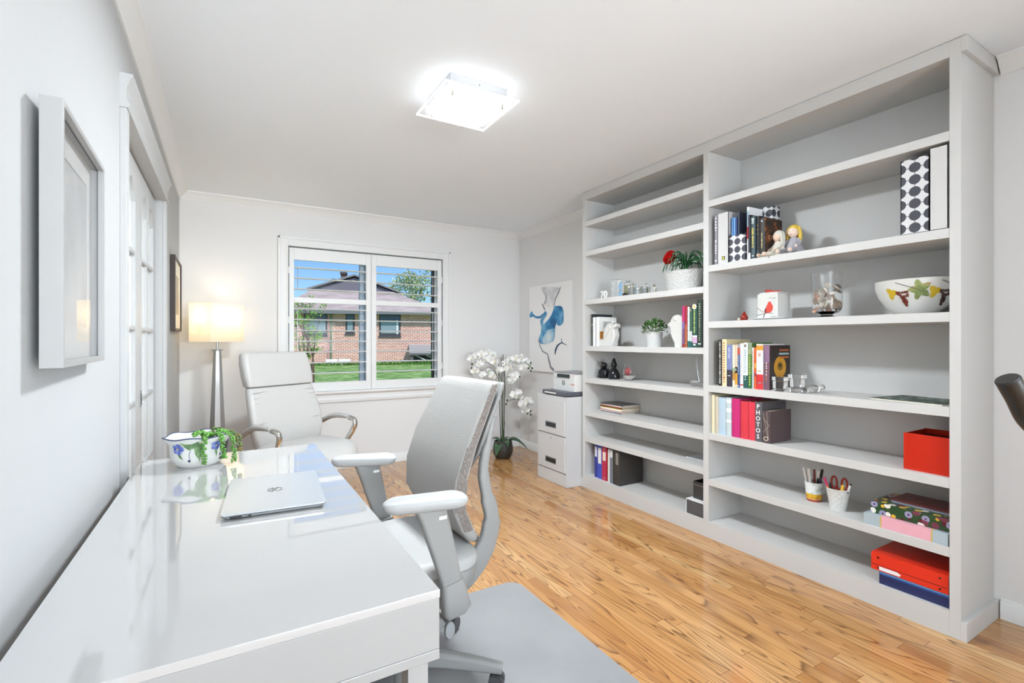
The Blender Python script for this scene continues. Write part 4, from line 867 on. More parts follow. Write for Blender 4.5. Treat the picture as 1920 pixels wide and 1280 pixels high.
# ---- left bottom: binders
z = .102
def binder(label, y0, y1, x0, dep, h, col, tagc=None, tz=(.66, .93), hole=False):
    R = (x0, (y0+y1)/2, z); mt = P('binder_'+col[1:], col, .3); m = MB()
    m.box(x0, x0+.003, y0, y1, z, z+h, mt); m.box(x0+.003, x0+dep, y0, y0+.003, z, z+h, mt); m.box(x0+.003, x0+dep, y1-.003, y1, z, z+h, mt)
    o = m.build('binder', rel=R, smooth=0); tag(o, label, 'binder')
    m = MB(); m.box(x0+.01, x0+dep-.01, y0+.004, y1-.004, z+.002, z+h-.02, CREAM); m.build('pages', o, rel=R, smooth=0)
    if tagc: m = MB(); m.box(x0-.001, x0, y0+(y1-y0)*.18, y1-(y1-y0)*.18, z+h*tz[0], z+h*tz[1], P('tagc_'+tagc[1:], tagc, .5)); m.build('spine_label', o, rel=R, smooth=0)
    if hole:
        for f_ in (.07, .95): m = MB(); m.cyl((x0-.0012, (y0+y1)/2, z+h*f_), (x0+.001, (y0+y1)/2, z+h*f_), .007, .007, CHROME, 14); m.build('rivet', o, rel=R)
    return o
binder('blue binder with narrow label at the far left of the bottom shelf', 3.062, 3.098, 2.600, .24, .268, '#2b3690', '#e6e8ea', (.62, .92))
binder('wider blue binder with a large white label', 3.000, 3.058, 2.595, .25, .268, '#3f52b8', '#e9e8e2', (.45, .92))
binder('crimson binder with metal finger hole', 2.944, 2.997, 2.592, .25, .262, '#c02a4c', '#e6dfcc', (.60, .86), True)
book('thin cream notebook between the crimson binder and white folder', 2.932, 2.943, 2.60, .22, z, .25, '#d8c8a0')
book('dark green thin notebook beside the cream notebook', 2.922, 2.931, 2.60, .22, z, .25, '#2f4038')
book('thin white folder standing on the bottom shelf', 2.904, 2.921, 2.585, .23, z, .26, '#ecedee')
binder('slate grey binder with a white label', 2.866, 2.902, 2.588, .24, .264, '#767c86', '#f0f0f0', (.76, .97))
binder('black narrow binder between the slate one and wide charcoal one', 2.846, 2.865, 2.588, .24, .268, '#35332f')
m = MB(); m.box(2.582, 2.83, 2.785, 2.844, z, z+.268, P('charcoal_cloth', '#3e3a37', .6), .006, 3); o = m.build('binder', rel=(2.70, 2.81, z)); tag(o, 'wide charcoal box file with its dark side showing', 'binder')
m = MB(); m.box(2.5805, 2.5825, 2.80, 2.826, z+.16, z+.25, P('smoke_label', '#8a8680', .2)); m.build('spine_label', o, rel=(2.70, 2.81, z))
t = thing('storage_box', 'dark grey box with white rims at the bottom beside the middle post', 'box', (2.70, 2.075, z))
m = MB(); m.box(-.13, .12, -.058, .075, 0, .088, P('dark_box', '#57575a', .5)); m.box(-.137, -.13, -.058, .028, .012, .075, P('dark_box', '#57575a'), .001); m.build('box_body', t, smooth=0)
m = MB(); m.box(-.132, .122, -.059, .077, .088, .093, TRIM); m.box(-.132, -.127, .074, .078, 0, .09, TRIM); m.build('rim', t, smooth=0, label='white rim')
t = thing('storage_box', 'open black box standing on the white-rimmed dark box', 'box', (2.71, 2.072, z+.0935))
BB = P('black_card', '#3a3a3c', .5); m = MB()
for bx in ((-.10, .10, -.056, .058, 0, .003), (-.10, -.097, -.056, .058, .003, .11), (.097, .10, -.056, .058, .003, .11), (-.097, .097, -.056, -.053, .003, .11), (-.097, .097, .055, .058, .003, .11)): m.box(*bx, BB)
m.build('box_walls', t, smooth=0); m = MB(); m.box(-.1015, -.1005, -.054, .056, .088, .090, P('silver_line', '#b0b0b4', .3, .5)); m.build('trim_line', t, smooth=0)
# ------------------------------------------------------------------ filing cabinet, printer, canvas
fc = thing('filing_cabinet', 'two drawer light grey filing cabinet carrying the printer', 'filing cabinet', (2.409, 3.435, 0)); D = EX-2.409-.05
m = MB(); m.box(0, D, -.2135, .2185, 0, .745, GREY, .004, 2); m.build('cabinet_body', fc)
for z0, z1, nm in ((.115, .408, 1), (.418, .705, 2)):
    m = MB(); m.box(-.008, 0, -.195, .2, z0, z1, GREY, .003, 2); d = m.build('drawer', fc)
    zc = z0+.078; m = MB(); m.box(-.0095, -.0075, -.075, .08, zc-.025, zc+.025, P('handle_frame', '#8f9394', .4)); m.box(-.011, -.009, -.07, .075, zc-.020, zc+.016, P('handle_black', '#1c1e20', .4)); m.build('handle', d, label='black recessed pull')
    m = MB(); m.box(-.001, .0005, -.2, .205, z0-.006, z0, P('shadow_gap', '#3c3e40', .8)); m.build('drawer_gap', d)
m = MB(); m.cyl((-.011, .0, .383), (-.007, .0, .383), .008, .008, CHROME, 14); m.box(-.012, -.011, -.0015, .0015, .376, .390, BLACK); m.build('lock', fc)
pt = thing('printer', 'white compact printer with dark output slot standing on the filing cabinet', 'printer', (2.50, 3.385, .7462)); PW = P('printer_white', '#e2e2e0', .35)
m = MB(); m.box(0, .25, -.155, .155, .012, .185, PW, .008, 3); m.build('printer_body', pt)
m = MB(); m.box(-.095, .24, -.158, .185, .006, .040, P('tray_dark', '#5a5d66', .35), .003); m.build('paper_tray', pt, label='dark grey front tray')
m = MB(); m.box(-.09, .0, -.12, .15, 0, .0058, BLACK); m.build('tray_feet', pt)
m = MB(); m.box(-.0975, -.02, -.02, .15, .016, .026, PAPER); m.build('paper', pt)
m = MB(); m.box(-.003, .06, -.085, .095, .150, .1805, P('slot_dark', '#262e2a', .3), .002); m.box(-.005, .0, -.088, .12, .143, .149, P('lip_grey', '#b8bcbc')); m.build('output_slot', pt)
m = MB(); m.box(.005, .252, -.157, .150, .185, .197, P('lid_grey', '#8d8b90', .35), .003); m.build('scanner_lid', pt, label='grey scanner lid')
m = MB(); ring = [(-.0012, .002+.020*math.cos(a), .105+.020*math.sin(a)) for a in [2*PI*i/28 for i in range(28)]]
for a0, a1 in ((.15, 1.35), (1.8, 2.9), (3.3, 4.5), (4.95, 6.0)): m.tube([(-.001, .002+.019*math.cos(a0+(a1-a0)*k/6), .105+.019*math.sin(a0+(a1-a0)*k/6)) for k in range(7)], .0028, P('logo_dark', '#2a2c30'), 6)
lg = m.build('logo', pt); text('hp', .028, P('logo_dark', '#2a2c30'), lg, frame((-.0012, .002, .106), (0, -1, 0), (0, 0, 1), (-1, 0, 0)))
m = MB(); m.box(-.0012, .0, -.152, -.098, .094, .104, P('orange_print', '#d8a08a', .5)); m.box(-.0012, 0, -.150, -.10, .168, .176, P('orange_pale', '#e8c4b4', .5)); m.build('sticker', pt, smooth=0, label='small orange sticker marks')
# canvas
cn = thing('canvas_painting', 'white canvas with blue and grey abstract ink shapes above the printer', 'painting', (2.925, 3.788, .885))
m = MB(); m.box(-.03, 0, 0, .772, 0, .918, P('canvas_white', '#fafafa', .8, bump=('noise', 400, .1)), .003); m.build('canvas', cn)
INK = grape_noise('ink_blue', '#1f5f94', '#3a8dc2', '#7fb8d8', 9); INP = grape_noise('ink_pale', '#5fa6cf', '#b9d8e6', '#e2ecf0', 8); ING = grape_noise('ink_grey', '#c9cacd', '#e2e2e4', '#f3f3f3', 9); IND = grape_noise('ink_dark_grey', '#a5a6ab', '#c4c5c9', '#e2e2e3', 14); INV = P('ink_navy', '#2c4468', .6); INS = P('ink_slate', '#8a8c94', .6)
def ink(name, pts, mat, x, sm=3):
    q = crom(pts+[pts[0]], sm)[:-1]; mm = MB(); mm.loft([[(x, p.x, p.y-.885) for p in q], [(x+.0005, p.x, p.y-.885) for p in q]], mat)
    o = mm.build(name, cn, smooth=0); return o
ink('ink_shape', [(.543, 1.779), (.453, 1.784), (.33, 1.765), (.202, 1.747), (.183, 1.736), (.277, 1.634), (.296, 1.567), (.393, 1.555), (.443, 1.596), (.423, 1.645), (.483, 1.707)], ING, -.0306)
ink('ink_shape', [(.483, 1.776), (.449, 1.772), (.423, 1.645), (.463, 1.591), (.483, 1.615), (.453, 1.659)], IND, -.0312)
ink('ink_shape', [(.296, 1.564), (.183, 1.562), (.136, 1.516), (.132, 1.43), (.143, 1.387), (.193, 1.362), (.243, 1.374), (.246, 1.396), (.277, 1.347), (.284, 1.259), (.315, 1.204), (.393, 1.192), (.473, 1.175), (.545, 1.186), (.576, 1.238), (.545, 1.284), (.53, 1.353), (.549, 1.423), (.493, 1.496), (.449, 1.524), (.423, 1.487), (.483, 1.432), (.493, 1.387), (.443, 1.408), (.373, 1.451), (.324, 1.504)], INK, -.0318, 2)
ink('ink_shape', [(.423, 1.322), (.286, 1.336), (.296, 1.248), (.324, 1.204), (.443, 1.174), (.503, 1.192), (.483, 1.261)], INP, -.0324)
ink('ink_shape', [(.758, 1.502), (.716, 1.538), (.689, 1.505), (.618, 1.476), (.545, 1.479), (.493, 1.504), (.493, 1.479), (.555, 1.452), (.64, 1.457), (.694, 1.479), (.753, 1.464)], INK, -.0318, 2)
m = MB()
for pts, r_, mt in (([(.183, 1.753), (.22, 1.696), (.267, 1.645), (.296, 1.569)], [.003, .008, .006, .003], INS), ([(.576, 1.227), (.555, 1.157), (.503, 1.1), (.413, 1.074), (.383, 1.001), (.357, .94), (.3, .91)], [.012, .006, .007, .006, .012, .012, .014], INS), ([(.277, 1.071), (.271, 1.115), (.239, 1.16), (.193, 1.185), (.156, 1.193), (.084, 1.167)], [.004, .012, .010, .006, .005, .002], INV), ([(.169, 1.234), (.163, 1.191)], [.002, .004], INV), ([(.514, 1.6), (.493, 1.582), (.463, 1.534)], [.006, .008, .006], INS)):
    n = len(pts); L_ = []; R__ = []
    for i, p in enumerate(pts):
        a, b_ = Vector(pts[max(i-1, 0)]), Vector(pts[min(i+1, n-1)]); d = (b_-a).normalized(); nn = Vector((-d.y, d.x))*r_[i]
        L_.append((p[0]+nn.x, p[1]+nn.y)); R__.append((p[0]-nn.x, p[1]-nn.y))
    q = L_+R__[::-1]
    for i in range(n-1):
        quad = [L_[i], L_[i+1], R__[i+1], R__[i]]
        m.loft([[(x, p[0], p[1]-.885) for p in quad] for x in (-.0330, -.0305)], mt)
m.build('ink_lines', cn, smooth=0)
# ------------------------------------------------------------------ orchid
oc = thing('orchid_plant', 'tall white orchid with arching blooms in a dark pot in the back corner', 'orchid', (2.474, 4.404, 0), math.radians(-30.39))
m = MB(); m.lathe([(0, 0), (.066, 0), (.080, .01), (.102, .06), (.104, .11), (.092, .175), (.084, .18), (.082, .165), (0, .16)], P('pot_dark', '#38342f', .5), seg=36); m.build('pot', oc)
OL = P('orchid_leaf', '#2f4a35', .35, var=('#466a48', 12)); GST = P('orchid_stem', '#4a6a3a', .5); STK = P('stake_dark', '#35382c', .6)
def bigleaf(a, L, W, up, droop, mat=OL):
    m = MB(); rows_ = []
    for k in range(9):
        f_ = k/8; r_ = .03+L*f_; zz = .17+up*math.sin(f_*1.9)-droop*f_*f_; wd = W*math.sin(PI*min(1, .12+.84*f_))
        c_ = Vector((r_*math.cos(a), r_*math.sin(a), zz)); sd = Vector((-math.sin(a), math.cos(a), 0))
        rows_.append([c_+sd*wd*s_+Vector((0, 0, .25*wd*abs(s_))) for s_ in (-1, -.5, 0, .5, 1)]+[c_+sd*wd*s_+Vector((0, 0, .25*wd*abs(s_)-.003)) for s_ in (1, .5, 0, -.5, -1)])
    m.loft(rows_, mat); m.build('leaf', oc)
bigleaf(-2.0, .13, .045, .01, .12); bigleaf(-.35, .24, .030, .06, .12); bigleaf(.1, .16, .04, .05, .05); bigleaf(2.6, .17, .04, .05, .08); bigleaf(-1.2, .12, .035, .04, .06); bigleaf(1.4, .18, .04, .04, .05)
for x, y, h_ in ((-.045, .01, .98), (.0, 0, 1.07), (-.02, .02, 1.04), (.02, -.01, .96)):
    m = MB(); m.cyl((x*.5, y, .16), (x, y, h_), .004, .004, STK, 8); m.build('stake', oc)
def flower_mesh():
    m = MB(); PW_ = P('orchid_petal', '#fdfdfc', .55)
    def petal(a, L, W, tilt):
        rows_ = []
        for k in range(6):
            f_ = k/5; r_ = .003+L*f_; wd = W*math.sin(PI*(.10+.80*f_))**.7; d = Vector((math.cos(a), 0, math.sin(a))); s_ = Vector((-math.sin(a), 0, math.cos(a)))
            c_ = d*r_+Vector((0, -tilt*math.sin(f_*2.2)*.02, 0)); rows_.append([c_+s_*wd*q+Vector((0, -.012*abs(q)*W/.02*.6, 0)) for q in (-1, -.5, 0, .5, 1)])
        m.loft(rows_, PW_, cap=False, close=False)
    for a, L, W in ((PI/2, .042, .017), (PI*.5+2.2, .042, .016), (PI*.5-2.2, .042, .016), (.25, .046, .030), (PI-.25, .046, .030)): petal(a, L, W, 1 if W > .02 else .2)
    m.ball((0, -.010, -.006), (.007, .010, .010), P('orchid_lip', '#dfe0a8', .5), 10); m.ball((0, -.012, .004), (.004, .005, .004), PW_, 8)
    return m.mesh('flower')
fm_ = flower_mesh(); r = random.Random(21)
flw = [(905, 663), (918, 661), (889, 672), (900, 683), (926, 666), (931, 676), (893, 694), (906, 703), (918, 699), (927, 705), (887, 700), (936, 694), (912, 674), (898, 668),
       (951, 681), (960, 675), (970, 672), (979, 671), (988, 678), (958, 688), (972, 684), (984, 689), (995, 686), (966, 680),
       (955, 700), (962, 710), (958, 716), (968, 703), (950, 692), (968, 740), (976, 746), (983, 757), (990, 752), (997, 757), (986, 768), (972, 735)]
for i, (px, py) in enumerate(flw):
    o = bpy.data.objects.new('flower', fm_); C.objects.link(o); o.parent = oc
    o.location = ((px-945)/181, r.uniform(-.06, .05), 1.21-(py-639)/181); o.rotation_euler = (r.uniform(-.5, .3), r.uniform(-.4, .4), r.uniform(-.8, .8)); s_ = r.uniform(.85, 1.1); o.scale = (s_,)*3
def px2(q, y=0): return ((q[0]-945)/181, y, 1.21-(q[1]-639)/181)
for pts in ([(944, 790), (944, 740), (938, 700), (920, 682), (900, 676), (888, 684), (884, 704)], [(947, 790), (949, 720), (947, 695), (955, 679), (975, 672), (992, 682), (999, 690)], [(944, 730), (950, 708), (962, 706), (975, 706)], [(950, 760), (955, 752), (968, 748), (985, 752), (993, 766), (996, 775)], [(941, 720), (932, 700), (922, 694), (905, 706)]):
    m = MB(); m.tube(crom([px2(q) for q in pts], 4), .0028, GST, 6); m.build('flower_stem', oc)
m = MB(); m.tube([(0, 0, .16), px2((944, 790))], [.006, .004], GST, 8); m.tube([(0, .01, .16), px2((948, 790))], [.006, .004], GST, 8); m.build('main_stem', oc)
for px, py in ((887, 682), (886, 690), (886, 696), (997, 680), (1000, 690), (993, 690), (997, 695), (976, 706), (953, 750), (951, 757), (987, 766), (991, 774), (997, 770), (997, 777)):
    m = MB(); m.ball((0, 0, 0), (.009, .009, .012), P('bud_green', '#3c4a30', .5), 10); o = m.build('bud', oc); o.location = px2((px, py), -.01)
# ------------------------------------------------------------------ floor lamp
fl = thing('floor_lamp', 'floor lamp with lit rectangular white shade and tapered silver column', 'lamp', (-.060, 4.515, 0), math.radians(-42))
m = MB(); m.box(-.13, .13, -.13, .13, 0, .02, P('lamp_silver', '#bdbdbd', .25, .8), .003); m.build('base', fl)
m = MB(); LS = P('lamp_silver', '#c4c4c4', .22, .85)
m.loft([[(x, y, zz) for x, y in ((w_, w_*.45), (w_*.45, w_), (-w_*.45, w_), (-w_, w_*.45), (-w_, -w_*.45), (-w_*.45, -w_), (w_*.45, -w_), (w_, -w_*.45))] for zz, w_ in ((.02, .072), (1.12, .026), (1.135, .028))], LS); m.build('column', fl, smooth=15)
m = MB(); m.box(-.03, .03, -.03, .03, 1.135, 1.143, LS); m.cyl((0, 0, 1.143), (0, 0, 1.33), .009, .009, LS, 12); m.build('neck', fl)
def shade_mat():
    m = bpy.data.materials.new('lamp_shade_fabric'); m.use_nodes = True; t = m.node_tree; t.nodes.clear(); MC['lamp_shade'] = m
    o = N(t, 'ShaderNodeOutputMaterial'); d = N(t, 'ShaderNodeBsdfDiffuse'); d.inputs[0].default_value = lin('#f4f0e8'); tl = N(t, 'ShaderNodeBsdfTranslucent'); tl.inputs[0].default_value = lin('#fff0cc')
    mx = N(t, 'ShaderNodeMixShader'); mx.inputs[0].default_value = .45; t.links.new(d.outputs[0], mx.inputs[1]); t.links.new(tl.outputs[0], mx.inputs[2]); t.links.new(mx.outputs[0], o.inputs[0]); return m
m = MB(); sh = shade_mat(); q = rr(.20, .34, .006, 3); m.loft([[(x, y, zz) for x, y in q] for zz in (1.203, 1.50)], sh, cap=False); m.build('lamp_shade', fl, label='glowing warm white shade')
m = MB(); 
for y in (-.168, .168): m.box(-.098, .098, y-.001, y+.001, 1.497, 1.499, CHROME)
m.box(-.004, .004, -.168, .168, 1.320, 1.326, CHROME); m.build('shade_frame', fl)
for y in (-.07, .07):
    m = MB(); m.ball((0, y, 1.36), (.022, .022, .03), P('bulb_warm', '#fff2d8', .4, emis=('#ffd9a0', 6)), 14); m.build('bulb', fl)
    pl = bpy.data.lights.new('bulb_light', 'POINT'); pl.energy = .62; pl.color = (1, .88, .68); pl.shadow_soft_size = .03
    po = bpy.data.objects.new('bulb_light', pl); C.objects.link(po); po.parent = fl; po.location = (0, y*1.1, 1.40)
# ------------------------------------------------------------------ frames on the left wall
pf = thing('picture_frame', 'deep white framed grey abstract print, largest frame on the left wall', 'picture', (-.315, 1.285, 1.156), math.radians(1.75))
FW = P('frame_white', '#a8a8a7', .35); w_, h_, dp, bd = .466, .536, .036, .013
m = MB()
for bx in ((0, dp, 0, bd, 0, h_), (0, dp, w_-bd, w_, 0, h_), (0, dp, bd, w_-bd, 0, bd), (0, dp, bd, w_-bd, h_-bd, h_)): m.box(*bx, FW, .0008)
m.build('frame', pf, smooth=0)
m = MB(); m.box(.004, .006, bd, w_-bd, bd, h_-bd, grape_noise('abstract_grey_print', '#9a9b9d', '#aeb0b1', '#bcbdbe', 5)); m.build('print', pf, smooth=0)
m = MB()
for bx in ((.006, .0075, bd, .06, bd, h_-bd), (.006, .0075, w_-.06, w_-bd, bd, h_-bd), (.006, .0075, .06, w_-.06, bd, .09), (.006, .0075, .06, w_-.06, h_-.07, h_-bd)): m.box(*bx, P('mat_board', '#c2c2c2', .8))
m.build('mat_board', pf, smooth=0)
m = MB(); m.box(.020, .022, bd, w_-bd, bd, h_-bd, PANEF); m.build('glass', pf, smooth=0)
m = MB()
for bx in ((.022, .0235, bd, bd+.002, bd, h_-bd), (.022, .0235, w_-bd-.002, w_-bd, bd, h_-bd), (.022, .0235, bd, w_-bd, h_-bd-.002, h_-bd)): m.box(*bx, P('dark_edge', '#55585c', .6))  # thin dark strips along the top and both sides of the glass
m.build('glass_edge', pf, smooth=0)
p2 = thing('picture_frame', 'small dark brown framed picture between the closet doors and back wall', 'picture', (WX+.001, 4.05, 1.283))
w_, h_, dp, bd = .55, .52, .030, .018; DB = P('frame_dark_brown', '#352420', .4)
m = MB()
for bx in ((0, dp, 0, bd, 0, h_), (0, dp, w_-bd, w_, 0, h_), (0, dp, bd, w_-bd, 0, bd), (0, dp, bd, w_-bd, h_-bd, h_)): m.box(*bx, DB, .001)
m.build('frame', p2, smooth=0)
m = MB(); m.box(.005, .020, bd, w_-bd, bd, h_-bd, P('print_cream', '#e9e4d8', .7)); m.build('print', p2, smooth=0)
m = MB(); m.box(.020, .0205, .17, .40, .12, .40, P('print_tone', '#b8ad9c', .8)); m.build('print_image', p2, smooth=0)
# ------------------------------------------------------------------ desk and its things
dk = thing('desk', 'glossy white rectangular writing desk along the left wall', 'desk', (.03, 1.588, 0))
X0_, X1_, Y0_, Y1_ = -.31, .312, -.742, .742
m = MB(); m.box(X0_, X1_, Y0_, Y1_, .735, .75, DESKM, .0012, 2); m.build('desk_top', dk)
m = MB(); m.box(X0_+.002, X1_-.001, Y0_+.001, Y1_-.001, .641, .7345, DESKS, .001); m.build('apron', dk, smooth=0)
m = MB(); m.box(X0_+.002, X1_-.001, Y0_+.0005, Y1_-.001, .622, .6405, DESKS, .001); m.build('lower_rail', dk, smooth=0)
for x in (X0_+.02, X1_-.06):
    for y in (Y0_+.004, Y1_-.044):
        m = MB(); m.box(x, x+.038, y, y+.038, 0, .622, DESKS, .001); m.build('leg', dk, smooth=0)
for i in range(2):
    y0 = -.70+i*.71; m = MB(); m.box(X1_-.001, X1_+.004, y0, y0+.69, .645, .728, DESKS, .001); m.build('drawer', dk, smooth=0)
lp = thing('laptop', 'closed silver laptop lying on the white desk', 'laptop', (.1255, 1.613, .75), math.radians(-4.2)); SV = P('laptop_silver', '#cfd2d4', .3, .55)
m = MB(); m.loft([[(x, y, zz) for x, y in rr(w_, l_, .010)] for zz, w_, l_ in ((.003, .235, .345), (.0105, .252, .362))], SV); m.build('laptop_base', lp)
m = MB(); m.box(-.120, .120, -.176, .176, .0105, .0122, BLACK); m.build('screen_gap', lp, smooth=0)
m = MB(); m.loft([[(x, y, zz) for x, y in rr(w_, l_, .010)] for zz, w_, l_ in ((.0122, .252, .362), (.0165, .253, .363), (.0172, .250, .360))], SV); m.build('lid', lp)
m = MB(); m.box(-.105, -.078, -.1805, -.170, .0045, .0095, BLACK); m.box(-.062, -.056, -.1805, -.170, .005, .009, BLACK); m.build('port', lp, smooth=0)
m = MB()
for x in (-.09, .09): m.box(x-.02, x+.02, -.15, .15, 0, .003, BLACK)
m.build('rubber_foot', lp, smooth=0)
m = MB(); LC = P('logo_chrome', '#8c8c8c', .12, .9); 
for a0, a1 in ((.15, 1.40), (1.75, 2.95), (3.3, 4.55), (4.9, 6.1)):
    m.tube([(.0+.019*math.cos(a0+(a1-a0)*k/7), .019*math.sin(a0+(a1-a0)*k/7), .0172) for k in range(8)], .0022, LC, 6, flat=.3)
lg = m.build('logo', lp); text('hp', .030, LC, lg, frame((.0, 0, .0175), (0, -1, 0), (1, 0, 0), (0, 0, 1)), sx=1.0)
# flower painted bowl with trailing succulent
bw = thing('bowl', 'white bowl painted with blue flowers on the desk by the wall', 'bowl', (-.088, 2.165, .75), math.radians(20))
m = MB(); n = 48; prof = [(0, .002), (.050, .002), (.058, 0), (.074, .012), (.082, .035), (.083, .065), (.086, .085), (.100, .107), (.099, .110), (.083, .088), (.079, .065), (.077, .035), (.065, .014), (0, .010)]
rings = []
for R_, zz in prof:
    wv = 1 if zz > .1 else 0
    rings.append([(R_*1.10*(1+.035*wv*math.cos(6*a))*math.cos(a), R_*.95*(1+.035*wv*math.cos(6*a))*math.sin(a), zz+.003*wv*math.cos(6*a)) for a in [2*PI*j/n for j in range(n)]])
m.loft(rings, WG, cap=False); m.build('bowl_body', bw)
m = MB(); m.tube([(.1005*1.10*(1+.035*math.cos(6*a))*math.cos(a), .1005*.95*(1+.035*math.cos(6*a))*math.sin(a), .1105+.003*math.cos(6*a)) for a in [2*PI*j/n for j in range(n+1)]], .0022, P('rim_navy', '#2c3a66', .3), 6); m.build('rim_line', bw, label='navy painted rim')
def bsurf(a, zz, off):
    P_ = [(.0, .058), (.012, .074), (.035, .082), (.065, .083), (.085, .086), (.107, .100)]
    for (z0, r0), (z1, r1) in zip(P_, P_[1:]):
        if z0 <= zz <= z1: R_ = r0+(r1-r0)*(zz-z0)/(z1-z0); break
    else: R_ = .1
    return Vector(((R_*1.10+off)*math.cos(a), (R_*.95+off)*math.sin(a), zz))
def bdecal(m, a, zc, pts, mat, off=.0012):
    fan(m, lambda x_, z_: bsurf(a+x_/.085, min(.105, max(.004, zc+z_)), off), pts, mat)
BF = grape_noise('blue_flower', '#3a4488', '#5a68b0', '#8a9ad0', 90); GF = grape_noise('painted_leaf_green', '#4a6a48', '#6a8a5a', '#8aa878', 60)
def bflower(a, zc, s_, nm):
    m = MB()
    for k in range(5): 
        b0 = 2*PI*k/5; cx, cy = s_*.6*math.cos(b0), s_*.6*math.sin(b0); bdecal(m, a, zc, [(cx+s_*.48*math.cos(2*PI*j/10), cy+s_*.48*math.sin(2*PI*j/10)) for j in range(10)], BF, .0018+.0003*k)
    bdecal(m, a, zc, [(s_*.18*math.cos(2*PI*j/8), s_*.18*math.sin(2*PI*j/8)) for j in range(8)], P('yellow_eye', '#d8c878'), .004); m.build(nm, bw)
A0 = math.radians(-92-20)
bflower(A0-.62, .074, .019, 'painted_flower'); bflower(A0+.72, .076, .016, 'painted_flower'); bflower(A0+2.2, .07, .018, 'painted_flower'); bflower(A0-2.2, .07, .018, 'painted_flower')
m = MB(); bdecal(m, A0+.12, .058, [(-.016, .032), (-.002, .036), (.014, .030), (.010, .0), (.002, -.034), (-.010, -.008)], GF); bdecal(m, A0-.22, .085, [(-.022, .012), (.03, .015), (.022, -.006), (.0, -.016), (-.012, -.004)], GF); bdecal(m, A0-.55, .048, [(-.012, .012), (-.002, .010), (.010, -.014), (-.004, -.004)], GF); bdecal(m, A0+.75, .048, [(-.006, .012), (.006, .010), (.002, -.014)], GF); m.build('painted_leaf', bw)
m = MB(); bdecal(m, A0-.22, .030, [(.005*math.cos(k), .005*math.sin(k)) for k in range(6)], P('rim_navy', '#2c3a66')); bdecal(m, A0+.95, .040, [(.0035*math.cos(k), .007*math.sin(k)) for k in range(6)], P('rim_navy', '#2c3a66')); m.tube([bsurf(A0-.16, .07, .0015), bsurf(A0-.22, .05, .0015), bsurf(A0-.18, .034, .0015)], .0007, P('rim_navy', '#2c3a66'), 5); m.build('painted_bud', bw)
st = thing('succulent_plant', 'green trailing succulent hanging over the rim of the painted bowl', 'plant', (-.05, 2.165, .84)); r = random.Random(8)
SC = P('succulent_green', '#4f8a32', .4, var=('#6ea348', 40)); SC2 = P('succulent_dark', '#3a6a2c', .4, var=('#7a6a3a', 70))
strands = [([(0, 0, .01), (-.005, -.04, .030), (-.015, -.095, .022), (-.018, -.108, -.02), (-.017, -.110, -.070)], SC), ([(0, 0, .01), (.02, -.05, .028), (.035, -.088, .02), (.040, -.100, -.02), (.045, -.102, -.055)], SC),
           ([(0, 0, .01), (.05, -.02, .03), (.085, -.035, .015), (.093, -.04, -.02), (.095, -.045, -.045)], SC2), ([(0, 0, .01), (.04, -.045, .032), (.068, -.072, .015), (.074, -.080, -.03), (.075, -.083, -.075)], SC),
           ([(-.02, 0, .01), (-.03, -.02, .035), (-.05, -.03, .03)], SC), ([(0, 0, .01), (.01, .02, .035), (.03, .03, .03)], SC2), ([(0, 0, .01), (-.03, -.05, .034), (-.045, -.07, .028)], SC), ([(.02, -.01, .0), (.03, -.03, .035), (.05, -.04, .03)], SC)]
for pts, mt in strands:
    m = MB(); cv = crom(pts, 7); m.tube(cv, .0014, SC2, 5)
    for i, p in enumerate(cv):
        for s_ in range(3):
            a = r.uniform(0, 2*PI); d = Vector((math.cos(a), math.sin(a), r.uniform(-.3, .5))); q = p+d*.0065; R__ = r.uniform(.0035, .0052)
            m.ball(q, (R__, R__, R__*.8), mt, 7)
    m.build('strand', st, smooth=60)
m = MB(); m.ball((0, 0, -.012), (.05, .045, .015), P('soil', '#3a342c'), 14); m.lathe([(0, -.070), (.05, -.070), (.058, -.01), (0, -.008)], P('nursery_pot', '#2a2a2a', .6), seg=20); m.build('root_ball', st)
